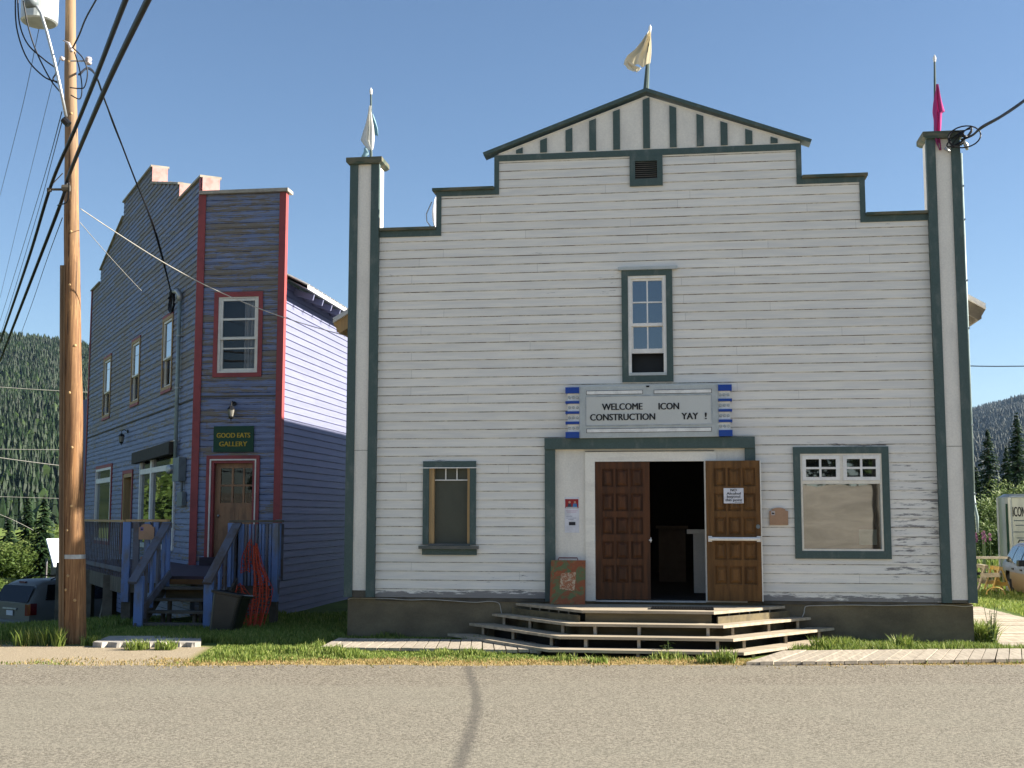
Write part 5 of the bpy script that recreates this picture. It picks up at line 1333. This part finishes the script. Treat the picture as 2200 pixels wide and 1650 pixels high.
car('minivan', 'silver minivan seen from behind, parked on the low ground left of the pole', (vp.x, vp.y, -2.28), math.atan2(hd.y, hd.x),
    [(0,.36,1.16,.93,1.17,.86),(.06,.34,1.18,.95,1.25,.84),(.30,.32,1.20,.97,1.66,.76),(.55,.30,1.20,.98,1.76,.72),(3.0,.28,1.15,.98,1.78,.70),(3.45,.28,1.10,.98,1.68,.70),(4.2,.28,1.0,.96,1.10,.80),(4.8,.30,.85,.90,.86,.80),(4.95,.36,.62,.84,.63,.78)],
    M['vanpaint'], (.92, 3.95), M['carglass'], van_extra)
# two-tone wagon on the lawn
M['wagonpaint'] = carpaint('two tone grey and tan car paint', (.13,.15,.20), (.17,.115,.07), -.12)
def wag_extra(t, T, side):
    for sg_ in (-1, 1):
        side(.55, 1.12, sg_, .10, .84, sk0=.12, m=M['carglass2']); side(1.18, 1.95, sg_, .08, .84, m=M['carglass2']); side(2.03, 2.95, sg_, .08, .84, sk1=-.45, m=M['carglass2'])
        q = MB(); q.tube([T(.75, sg_*.56, 1.44), T(.9, sg_*.56, 1.50), T(2.1, sg_*.56, 1.50), T(2.3, sg_*.56, 1.45)], .018, 6); q.build('roof_rail', M['black'], t)
        q = MB(); q.box(2.55, 2.75, .84 if sg_ > 0 else -1.04, 1.04 if sg_ > 0 else -.84, .93, 1.07); q.v = [tuple(T(*p)) for p in q.v]; q.build('mirror', M['black'], t, bevel=.02)
        for x in (1.22, 2.02): q = MB(); q.box(x, x+.17, sg_*.845-.01, sg_*.845+.01, .80, .84); q.v = [tuple(T(*p)) for p in q.v]; q.build('door_handle', M['black'], t)
        q = MB(); q.box(4.2, 4.36, sg_*.62-.14, sg_*.62+.14, .58, .72); q.v = [tuple(T(*p)) for p in q.v]; q.build('headlight', M['lampglass'], t)
    q = MB(); q.grid([[T(3.02-.62*i/4+.02, y*(.72-.12*i/4), .98+.42*i/4) for y in (-1,-.5,0,.5,1)] for i in range(5)]); q.build('windscreen', M['carglass2'], t, smooth=True)
    q = MB(); q.box(-.08, .1, -.8, .8, .36, .56); q.v = [tuple(T(*p)) for p in q.v]; q.build('rear_bumper', M['oldwood'], t, bevel=.03)
wp = at(2222, 1150, 31.0); 
car('station_wagon', 'two tone grey and tan station wagon on the grass right of the hall', (wp.x, wp.y, -.86), math.atan2(-.999, -.022),
    [(0,.34,.92,.80,.93,.74),(.05,.32,.92,.82,1.0,.73),(.38,.30,.92,.84,1.36,.64),(.6,.28,.92,.85,1.43,.61),(2.3,.28,.92,.85,1.44,.60),(2.5,.28,.92,.85,1.40,.61),(3.15,.28,.90,.84,.96,.76),(4.1,.30,.80,.82,.82,.74),(4.3,.36,.60,.78,.61,.72)],
    M['wagonpaint'], (.82, 3.45), M['carglass2'], wag_extra, wr=.31)
# trailer with ICON lettering
t = thing('cargo_trailer', 'silver grey cargo trailer lettered ICON behind the wagon', 'trailer', (15.9, 21.6, -.9))
fw2 = Vector((CF.x, CF.y, 0)).normalized(); rt2 = Vector((CR.x, CR.y, 0))
O = at(2143, 1112, 37.5); O.z = 0
_r = (fw2 + rt2*(1043/F)).normalized(); _u = Vector((_r.y, -_r.x, 0))
_r, _u = (_r*.995+_u*.10).normalized(), (_u*.995-_r*.10).normalized()
tfn = lambda u, z, d: Vector((O.x, O.y, 0)) + _u*u - _r*d + Vector((0,0,z))
zt, zb = 1.90, -.50
poly = []
for i in range(7): a = math.pi*i/12; poly.append((.42-.42*math.cos(a), -.42+.42*math.sin(a)))
poly += [(5.2,0),(5.2,-2.1),(0,-2.1)]
b = MB(); V0 = [tfn(u, zb, d) for u, d in poly]; V1 = [tfn(u, zt-.10, d) for u, d in poly]; V2 = [tfn(.15+u*.97, zt, d-.10) for u, d in poly]
for A, B in ((V0,V1),(V1,V2)):
    for i in range(len(A)): j = (i+1) % len(A); b.face([A[i], A[j], B[j], B[i]])
b.face(V2); b.face(V0[::-1]); b.build('body', plain('silver grey trailer skin', (.36,.375,.33), (.28,.30,.27), (2,2,.6), rough=.3, spec=.6, metal=.3), t)
b = MB(); b.tube([tfn(-.02,zb,-.42), tfn(-.02,zt-.1,-.42)], .04, 6); b.tube([tfn(.40,zb,.01), tfn(.40,zt-.12,.01)], .02, 6); b.tube([tfn(.02,zt-.10,-.4), tfn(.42,zt-.10,.02), tfn(5.2,zt-.1,.02)], .03, 6); b.build('edge_trim', M['tin'], t)
b = MB(); slab(b, tfn, .24, .30, zb+.3, zt-.3, -.02, .005); b.build('side_stripe', M['signgreen'], t)
text_mesh('ICON', 'lettering', M['ink'], lambda a, b_, d: tfn(a, b_, .008+d), t, .42, .44, 1.22, width=.35, bold=.006)
for z, a, c in ((1.08,.46,.80),(.94,.50,.76),(.74,.40,.86),(.56,.52,.74),(.30,.40,.86)):
    b = MB(); slab(b, tfn, a, c, z, z+.03, .005, .009); b.build('text_line', M['greybox'], t)
for u in (1.5, 2.4): b = MB(); b.tube([tfn(u,-.62,-.1), tfn(u,-.62,.08)], .30, 20); b.build('wheel', M['mat'], t)
b = MB(); b.beam(tfn(-.9,-.55,-1), tfn(0,-.55,-.7), .08, .08); b.build('drawbar', M['black'], t)
# plank on saw-horses
def horse(label, px, D, mt):
    c = at(px, 1200, D); zt_ = -.80+.75; t = thing('sawhorse', label, 'sawhorse', (c.x, c.y, -.8), 'sawhorses under the plank')
    b = MB(); b.beam((c.x,c.y-.45,zt_), (c.x,c.y+.45,zt_), .09, .09); b.build('beam', M[mt], t)
    for sy in (-.38, .38):
        for sx in (-1, 1):
            b = MB(); b.beam((c.x+.03*sx,c.y+sy,zt_), (c.x+.30*sx,c.y+sy*1.1,-.86), .09, .035); b.build('leg', M[mt], t)
        b = MB(); b.beam((c.x-.17,c.y+sy,-.42), (c.x+.17,c.y+sy,-.42), .02, .09); b.build('brace', M[mt], t)
M['sawy'] = plain('yellow sawhorse paint', (.45,.28,.06), (.38,.27,.12), rough=.7)
horse('pale wooden sawhorse nearest the hall corner, under the plank', 2110, 31.5, 'tread')
horse('yellow sawhorse beside the wagon, under the plank', 2140, 30.5, 'sawy')
t = thing('plank', 'long brown plank lying across the two sawhorses', 'plank', at(2120,1198,31))
b = MB(); b.beam(at(2060,1198,31.8), at(2172,1198,30.4), .24, .06); b.build('board', M['plank'], t); 
b = MB(); b.beam(at(2108,1236,29.8), at(2150,1235,29.5), .10, .10); b = tag(b.build('timber', M['tread']), 'pale squared timber lying low between the sawhorses', 'timber')
b = MB(); c = at(2139,1268,27.5); b.tube([c+Vector((.20*math.cos(a/12*math.pi), 0, .16*math.sin(a/12*math.pi)-.1)) for a in range(13)], .018, 6)
tag(b.build('hose_loop', M['sawy'], smooth=True), 'curved yellow hose loop on the grass by the wagon wheel', 'hose')

# ================================================================== VEGETATION
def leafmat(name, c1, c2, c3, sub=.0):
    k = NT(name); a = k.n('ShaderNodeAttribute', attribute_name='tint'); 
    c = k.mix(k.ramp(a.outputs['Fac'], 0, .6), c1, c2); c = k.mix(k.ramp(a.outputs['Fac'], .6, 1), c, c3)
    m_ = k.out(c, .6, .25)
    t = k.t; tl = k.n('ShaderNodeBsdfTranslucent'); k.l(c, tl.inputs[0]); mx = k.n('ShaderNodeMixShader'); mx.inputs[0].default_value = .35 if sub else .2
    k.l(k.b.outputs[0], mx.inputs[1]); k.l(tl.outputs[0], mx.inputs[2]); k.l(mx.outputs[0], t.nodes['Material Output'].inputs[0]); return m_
M['grass'] = leafmat('green grass', (.10,.155,.026), (.18,.24,.045), (.32,.34,.10), 1)
M['straw'] = leafmat('dry grass', (.42,.30,.12), (.32,.24,.09), (.18,.19,.06), 1)
M['leaf'] = leafmat('alder leaves', (.045,.08,.016), (.095,.145,.03), (.17,.21,.06), 1)
M['needle'] = leafmat('spruce needles', (.018,.04,.016), (.03,.06,.02), (.05,.09,.03))
M['bark'] = plain('grey bark', (.12,.10,.08), None)
gr = random.Random(11)
def blades(mb, x, y, z, h, n=1, w_=.007, spread=.03, lean=.5):
    for _ in range(n):
        a = gr.uniform(0, 6.28); bx = x+gr.uniform(-spread, spread); by = y+gr.uniform(-spread, spread); hh = h*gr.uniform(.5, 1.15)
        l = gr.uniform(.1, lean)*hh; la = gr.uniform(0, 6.28); dx, dy = math.cos(la)*l, math.sin(la)*l; wx, wy = math.cos(a)*w_, math.sin(a)*w_
        mb.cur = gr.random()
        p0 = (bx-wx, by-wy, z); p1 = (bx+wx, by+wy, z); m0 = (bx-wx*.8+dx*.4, by-wy*.8+dy*.4, z+hh*.6); m1 = (bx+wx*.8+dx*.4, by+wy*.8+dy*.4, z+hh*.6)
        mb.face([p0,p1,m1,m0]); mb.face([m0,m1,(bx+dx, by+dy, z+hh)])
G = MB(); S_ = MB()
def inbw(x, y):     # boards and slab keep the grass off
    if .08 < x < 3.22 and -1.97 < y < -.62: return True
    if x > 5.8:
        f = -2.84+(x-5.8)*.2427; bk_ = -1.42+(x-6.35)*.218
        if f-.02 < y < bk_ and x > 5.9: return True
    if 9.4 < x < 11.2 and -.3 < y < 7.6: return True
    if -3.15 < x < -1.55 and -1.95 < y < -1.1: return True
    if -.02 < x < 9.16 and y > -.02: return True
    if abs(x-4.58) < 1.2+max(0,(2.2+y))*.55+.2 and -2.15 < y < 0: return True
    return False
def noise2(x, y, s=1.0): return noise.noise(Vector((x*s, y*s, 1.7)))
def scatter(x0, x1, y0, y1, dens, fh, mb=G, w_=.007, lean=.5, fm=None):
    n = int((x1-x0)*(y1-y0)*dens)
    for _ in range(n):
        x = gr.uniform(x0, x1); y = gr.uniform(y0, y1)
        if inbw(x, y): continue
        m_ = fm(x, y) if fm else 1
        if gr.random() > m_: continue
        h = fh(x, y)
        if h > .004: blades(mb, x, y, gz(x, y)-.005, h, 1, w_, 0, lean)
E_ = lambda x, y: y - road_edge(x)
# strip between road and buildings
def m_front(x, y):
    e = E_(x, y) + .22*noise2(x, y, 2.3) + .1*noise2(x, y, 7)
    if x < -1.55+.22*(-y-1) and y < -1.1: return 0
    lim = .36 if x < .6 else .50
    lim += .16*noise2(x, 3, .9)
    if 3.2 < x < 5.9: lim = .22
    if x > 5.9: lim = .12
    k = sst(lim, lim+.35, e)
    if x < 3.2 or x > 5.9: return k
    return k*(.18+.75*sst(.05,.45,noise2(x*1.3, y, 1.6)))
scatter(-3.2, 14, -4.2, .05, 2100, lambda x, y: (.035+.11*sst(-.1,.6,noise2(x,y,1.3)+.4*noise2(x,y,5)))*(1.0 if x < .6 else .85), G, fm=m_front)
scatter(-3.2, 14, -4.3, -1.2, 1100, lambda x, y: .035, S_, .006, .8, fm=lambda x, y: sst(-.10, .1, E_(x,y)+.2*noise2(x,y,2.1))*sst(.95, .50, E_(x,y)+.2*noise2(x,y,2.1))*(1 if x > -1.5 else .35))
scatter(-3.2, 14, -4.6, -2.0, 170, lambda x, y: .045, S_, .008, .9, fm=lambda x, y: sst(-.55, -.05, E_(x,y))*sst(.4,.1,E_(x,y))*(.3+.9*max(0,noise2(x,y,1.7))))
scatter(5.9, 9.9, -1.5, -.02, 2200, lambda x, y: .10+.06*sst(.0,.5,noise2(x,y,2)), G, lean=.7)
# tufts at the porch, slab and pole
for (x, y, n, h) in ((5.55,-2.55,160,.17),(5.35,-2.6,80,.13),(4.0,-2.75,60,.10),(3.6,-2.6,60,.1),(-2.35,-2.05,120,.14),(-1.95,-2.0,120,.14),(-3.3,-1.5,100,.15),(6.9,-1.05,120,.2),(8.0,-.7,140,.22),(9.3,.2,260,.35),(9.35,.8,200,.3),(4.75,-2.3,20,.12)):
    z = gz(x,y); blades(G, x, y, z, h, n, .010, .13, .9)
# behind, between the houses and on the bank
scatter(-5.5, 0, -1.2, 2.4, 1500, lambda x, y: .09, G, fm=lambda x, y: 1 if x < -3.2 or y > -.85 else .9)
scatter(-3.5, 0, 2.4, 7, 250, lambda x, y: .12, G, .011)
scatter(-11, -4.2, -3.2, 3.5, 850, lambda x, y: .16, G, .011, fm=lambda x, y: sst(-1.2+(x+4.2)*.22, -.55+(x+4.2)*.22, y+.3*noise2(x,y,1.5)))
scatter(-9.5, -3.0, -4.2, -.6, 380, lambda x, y: .05, S_, .008, .8, fm=lambda x, y: sst(-1.9+(x+4.2)*.22, -1.0+(x+4.2)*.22, y+.3*noise2(x,y,1.5)))
scatter(-9, -.9, -4.2, -2.6, 300, lambda x, y: .04, G, .008, .8, fm=lambda x, y: sst(.28,.10,abs(E_(x,y)-.22+.12*noise2(x,y,1.2)))*sst(-.2,.2,noise2(x,y,1.1)))
for i in range(14):
    x = -4.0+gr.uniform(-.35,.4); blades(G, x, -1.62+gr.uniform(-.08,.05), gz(x,-1.6), .26, 16, .009, .06, .6)
# lawn right of the hall
scatter(9.2, 17, -.2, 12, 420, lambda x, y: .08, G, .011)
scatter(10, 26, 12, 34, 90, lambda x, y: .14, G, .022)
scatter(13, 34, 34, 62, 34, lambda x, y: .35, G, .04)
gg = G.build('grass', M['grass']); gg['kind'] = 'stuff'
gs = S_.build('dry_grass', M['straw']); gs['kind'] = 'stuff'

def weed(label, x, y, h, n):
    t = thing('weed', label, 'plant', (x, y, gz(x, y))); b = MB(); s_ = MB()
    for i in range(n):
        a = gr.uniform(0, 6.28); r = gr.uniform(.0,.10); hh = h*gr.uniform(.6,1); P = [(x,y,gz(x,y)), (x+r*math.cos(a), y+r*math.sin(a), gz(x,y)+hh)]
        s_.tube(P, .004, 4)
        for k in range(9):
            f = (k+1)/9; px, py, pz = x+r*math.cos(a)*f, y+r*math.sin(a)*f, gz(x,y)+hh*f; la = gr.uniform(0,6.28); L = .11*(1.2-f*.6); b.cur = gr.random()
            d = Vector((math.cos(la),math.sin(la),gr.uniform(-.3,.4)))*L; sd = Vector((-math.sin(la),math.cos(la),0))*L*.2; p = Vector((px,py,pz))
            b.face([p, p+d*.5+sd, p+d, p+d*.5-sd])
    s_.build('stem', M['leaf'], t); b.build('leaves', M['leaf'], t)
weed('leafy weed growing at the right corner of the hall foundation', 9.32, -.05, .62, 7)
weed('small weed under the entrance steps', 4.86, -1.98, .22, 3)

def conifer(h, r, seed, dense=1.0, mt='needle'):
    "needle mass as many drooping boughs of small ragged faces"
    q = random.Random(seed); b = MB(); n = int(h*9*dense)
    for i in range(n):
        f = (i+q.random())/n; z = h*(.10+.90*f); L = r*(1-f)**.85*q.uniform(.75,1.12)+.05
        for k in range(int(7+4*q.random())):
            a = q.uniform(0, 6.28); d = Vector((math.cos(a), math.sin(a), 0)); droop = q.uniform(.1,.45)
            m_ = max(2, int(L/.22))
            for j in range(m_):
                s0 = L*j/m_; s1 = L*(j+1.3)/m_; w_ = .10+.14*(1-j/m_); b.cur = q.random()*.6 + .4*(j/m_)*q.random()
                p0 = d*s0+Vector((0,0,z-droop*s0)); p1 = d*s1+Vector((0,0,z-droop*s1)); sd = Vector((-d.y, d.x, q.uniform(-.35,.35)))*w_
                b.face([p0-sd*.5, p1-sd*.15+Vector((0,0,-.06)), p1+sd*.15, p0+sd*.6])
    return b
def bush(rx, ry, h, n, seed, ls=.085):
    q = random.Random(seed); b = MB(); lobes = [(q.uniform(-.6,.6)*rx, q.uniform(-.6,.6)*ry, q.uniform(.25,.78)*h, q.uniform(.28,.5)) for _ in range(9)]
    for i in range(n):
        cx, cy, cz, cr_ = q.choice(lobes); v = Vector((q.gauss(0,1), q.gauss(0,1), q.gauss(0,1))).normalized()*(q.random()**.4)
        p = Vector((cx+v.x*rx*cr_, cy+v.y*ry*cr_, max(.05, cz+v.z*h*cr_*.7))); a = Vector((q.gauss(0,1), q.gauss(0,1), q.gauss(0,.6))).normalized(); c = a.orthogonal().normalized()
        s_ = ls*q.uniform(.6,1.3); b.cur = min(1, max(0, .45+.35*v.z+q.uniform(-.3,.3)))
        b.face([p-a*s_, p+c*s_*.5, p+a*s_, p-c*s_*.5])
    return b
def place(name, label, cat, group, crown, trunkh, r0, pos, cname='crown', mt='needle'):
    t = thing(name, label, cat, (0,0,0), group)
    crown.build(cname, M[mt], t)
    b = MB(); b.tube([(0,0,-.4),(0,0,trunkh*.5),(0,0,trunkh)], [r0,r0*.6,r0*.1], 7); b.build('trunk', M['bark'], t)
    t.location = pos; return t
def bp_(px, D, z=-1.0): p = at(px, 1112, D); return (p.x, p.y, z)
for lb, px, D, h, r, sd in (('tall dark spruce right behind the hall corner, the widest of the group', 2129, 85, 8.3, 1.55, 1), ('low dark spruce half hidden by the hall corner', 2101, 92, 6.0, 1.2, 2), ('slim spruce between the two tallest ones', 2168, 88, 7.3, 1.2, 3), ('tall dark spruce at the right edge of the view', 2193, 80, 9.0, 1.5, 4), ('spruce beyond the right edge of the view', 2240, 84, 9.2, 1.6, 5)):
    place('spruce_tree', lb, 'tree', 'spruces behind the yard', conifer(h, r, sd, 1.0), h*.98, .14, bp_(px, D))
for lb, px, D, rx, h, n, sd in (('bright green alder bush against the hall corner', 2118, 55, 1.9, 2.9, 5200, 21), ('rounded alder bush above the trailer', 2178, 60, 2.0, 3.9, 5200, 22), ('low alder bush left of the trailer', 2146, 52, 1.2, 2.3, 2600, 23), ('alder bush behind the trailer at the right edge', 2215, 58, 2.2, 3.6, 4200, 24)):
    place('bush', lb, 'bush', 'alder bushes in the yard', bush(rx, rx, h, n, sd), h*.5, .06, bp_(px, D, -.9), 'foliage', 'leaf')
t = thing('fireweed', 'pink flowering fireweed by the hall corner', 'flower', at(2106,1150,40)); b = MB(); s_ = MB()
c = at(2108, 1148, 40)
for i in range(9):
    x = c.x+gr.uniform(-.35,.3); z0 = -.9; z1 = c.z+gr.uniform(-.12,.14); y = c.y+gr.uniform(-.2,.2); s_.tube([(x,y,z0),(x,y,z1)], .012, 4)
    b = MB()
    for k in range(26): p = Vector((x+gr.uniform(-.025,.025), y+gr.uniform(-.025,.025), z1-.0085*k)); b.face([p, p+Vector((.04,0,.01)), p+Vector((.03,.01,.05)), p+Vector((-.01,0,.04))])
    if i == 0: M['petal'] = plain('pink petals', (.40,.16,.27), None, bump=0)
    b.build('flower_head', M['petal'], t); s_.build('stem', M['leaf'], t); s_ = MB()
# bushes and young trees below the left hill
k_ = 0
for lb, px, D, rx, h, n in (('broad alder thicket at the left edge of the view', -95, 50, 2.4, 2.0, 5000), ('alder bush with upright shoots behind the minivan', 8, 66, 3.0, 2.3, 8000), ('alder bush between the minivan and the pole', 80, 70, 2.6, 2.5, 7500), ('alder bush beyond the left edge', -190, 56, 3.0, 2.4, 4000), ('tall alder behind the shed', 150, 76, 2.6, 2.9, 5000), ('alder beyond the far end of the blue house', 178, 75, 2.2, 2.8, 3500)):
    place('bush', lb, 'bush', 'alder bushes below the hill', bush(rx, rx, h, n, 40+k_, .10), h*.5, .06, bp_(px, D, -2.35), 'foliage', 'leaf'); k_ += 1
for lb, px, D, h, r, sd in (('young dark spruce rising from the left thicket', 20, 74, 3.6, .9, 61), ('young spruce just left of the pole', 95, 66, 4.6, 1.0, 62), ('young spruce at mid thicket', 60, 75, 4.8, 1.0, 63)):
    place('spruce_tree', lb, 'tree', 'young spruces below the hill', conifer(h, r, sd, 1.1), h*.98, .09, bp_(px, D, -2.3))
# trees that the left windows mirror, beyond the left edge
pr_ = None
for i, (az, D) in enumerate(((-52,70),(-47,62),(-43,74),(-38.5,64),(-56,66))):
    a = RAD(az); pos = (5+D*math.sin(a), -18+D*math.cos(a), -2.3)
    if pr_ is None: pr_ = place('poplar_tree', 'leafy green tree far left of the blue house', 'tree', 'leafy trees outside the view', bush(4.2, 4.2, 8.2, 9000, 77, .24), 5, .2, pos, 'crown', 'leaf')
    else:
        c = copy_tree(pr_); c.location = pos; c.rotation_euler.z = i; c.scale = (1,1,.85+.08*(i % 4))
t = thing('utility_pole', 'slim utility pole across the road behind the viewer', 'utility pole', (12.6,-32.5,-.6))
b = MB(); b.tube([(12.6,-32.5,-1),(12.75,-32.5,9)], [.16,.11], 12); b.build('shaft', M['oldwood'], t, smooth=True)
cable('overhead_wire', 'slack wire hanging along the cut bank across the road', [(-30,-33,4.2),(0,-33,2.6),(8,-33,2.35),(12.6,-32.6,2.9),(40,-33,3.4)], .035, 'wire', 5, 'wire')
# scrub on top of the cut bank across the road
sc_ = None
for i in range(26):
    x = -22+i*2.1+gr.uniform(-.7,.7); pos = (x, -47-gr.uniform(0,5), 2.6)
    if sc_ is None: sc_ = place('bush', 'green scrub on top of the gravel bank across the road', 'bush', 'scrub across the road', bush(1.8, 1.8, 2.6, 1800, 88, .16), 1.4, .06, pos, 'foliage', 'leaf')
    else: c = copy_tree(sc_); c.location = pos; c.rotation_euler.z = i*1.3; c.scale = [.8+.5*gr.random()]*3

# ================================================================== HILLS
def bear(px): return -YAW + math.atan((px-1100)/F)
def hill(name, D0_, D1_, D2_, prof_, base, rough, mt, p0, p1, lower=10):
    def ridge(px):
        for (a, ya), (c, yc) in zip(prof_, prof_[1:]):
            if a <= px <= c: t_ = (px-a)/(c-a); t_ = t_*t_*(3-2*t_)*.5+t_*.5; return ya+(yc-ya)*t_
        return prof_[0][1] if px < prof_[0][0] else prof_[-1][1]
    def hz(px, D):
        a = bear(px); x = CAM.x+D*math.sin(a); y = CAM.y+D*math.cos(a)
        hr = CAM.z + (1115-ridge(px))/F*D1_*math.cos(math.atan((px-1100)/F)) - lower
        t_ = max(0, min(1, (D-D0_)/(D1_-D0_))); s_ = t_**1.15 if D <= D1_ else max(0, 1-((D-D1_)/(D2_-D1_))**1.5)
        nz = noise.fractal(Vector((x*.0045, y*.0045, 5)), 1, 2, 4)*rough*min(1, t_*3)*(1 if D < D1_ else .6)
        if D > D1_*.9: nz *= .35
        return Vector((x, y, base+(hr-base)*s_+nz))
    b = MB(); N = 130; Dn = 44
    b.grid([[hz(p0+(p1-p0)*i/N, D0_+(D2_-D0_)*j/Dn) for j in range(Dn+1)] for i in range(N+1)])
    o = b.build(name, mt, smooth=True); struct(o); return hz
def hillmat(name, a, c):
    k = NT(name); n_ = k.noise(k.mapv(k.coord(), (.02,.02,.02)), 1, 8, .7); return k.out(k.mix(k.ramp(n_, .35, .65), a, c), .95, .05)
hzL = hill('left_hill', 400, 1500, 2300, [(-3200,930),(-1600,880),(-700,800),(-200,722),(0,716),(60,720),(130,727),(190,738),(500,850),(900,960),(1500,1060),(1900,1110)], -4, 9, hillmat('forest floor', (.012,.020,.006), (.026,.036,.011)), -3200, 1900)
hzR = hill('right_hill', 900, 3300, 4600, [(600,1100),(1200,1050),(1700,975),(1950,915),(2085,876),(2140,862),(2200,846),(2400,812),(3000,760),(4200,800)], -6, 26, hillmat('far forest floor', (.012,.018,.008), (.018,.026,.012)), 600, 4200, 18)
fr = random.Random(5)
def forest(mb, hz, p0, p1, D0_, D1_, n, hh, near=1.0, dec=.07):
    for _ in range(n):
        px = fr.uniform(p0, p1); D = math.sqrt(fr.uniform(D0_**2, D1_**2)); P = hz(px, D)
        h = hh*fr.uniform(.55,1.2); mb.cur = min(1, max(0, .35+.5*noise.noise(P*.012)+fr.uniform(-.25,.25)))
        if fr.random() < dec*(1+1.5*noise.noise(P*.008)):
            r = h*.26; mb.cur = fr.uniform(.8,1); h *= .75
            rings = ((.12,.6),(.45,1.0),(.75,.8),(1.0,.15))
        else: r = h*.17; rings = ((.06,1.0),(.40,.62),(.42,.80),(.72,.36),(.74,.46),(1.0,.02))
        n_ = 5; a0 = fr.uniform(0,6.28); V = []
        for z, k in rings: V.append([P+Vector((r*k*math.cos(a0+6.28*j/n_)*fr.uniform(.75,1.2), r*k*math.sin(a0+6.28*j/n_)*fr.uniform(.75,1.2), h*z-1)) for j in range(n_)])
        for A, B in zip(V, V[1:]):
            for j in range(n_): j2 = (j+1) % n_; mb.face([A[j], A[j2], B[j2], B[j]])
M['forest'] = leafmat('mixed forest', (.006,.017,.004), (.012,.031,.006), (.038,.066,.012))
M['forest2'] = leafmat('far forest', (.009,.017,.009), (.013,.023,.011), (.022,.032,.015))
b = MB(); forest(b, hzL, -260, 330, 405, 1560, 17500, 11); o = b.build('hillside_forest', M['forest']); o['kind'] = 'stuff'
b = MB(); forest(b, hzR, 2010, 2400, 1500, 3420, 17000, 14, dec=.08); o = b.build('far_hillside_forest', M['forest2']); o['kind'] = 'stuff'
# meadow trees scattered at the hill foot
b = MB(); forest(b, hzL, -200, 260, 340, 410, 90, 5, dec=.1); o = b.build('meadow_edge_woods', M['forest']); o['kind'] = 'stuff'
# air
hz_ = MB(); hz_.box(-5200, 5600, -900, 5400, -12, 520); ho = hz_.build('haze', bpy.data.materials.new('haze air')); ho['kind'] = 'stuff'
hm = ho.data.materials[0]; hm.use_nodes = True; ht = hm.node_tree; ht.nodes.clear()
pv = ht.nodes.new('ShaderNodeVolumePrincipled'); pv.inputs['Color'].default_value = (.45,.68,1,1); pv.inputs['Density'].default_value = .00003; pv.inputs['Anisotropy'].default_value = .2
oo = ht.nodes.new('ShaderNodeOutputMaterial'); ht.links.new(pv.outputs[0], oo.inputs['Volume'])
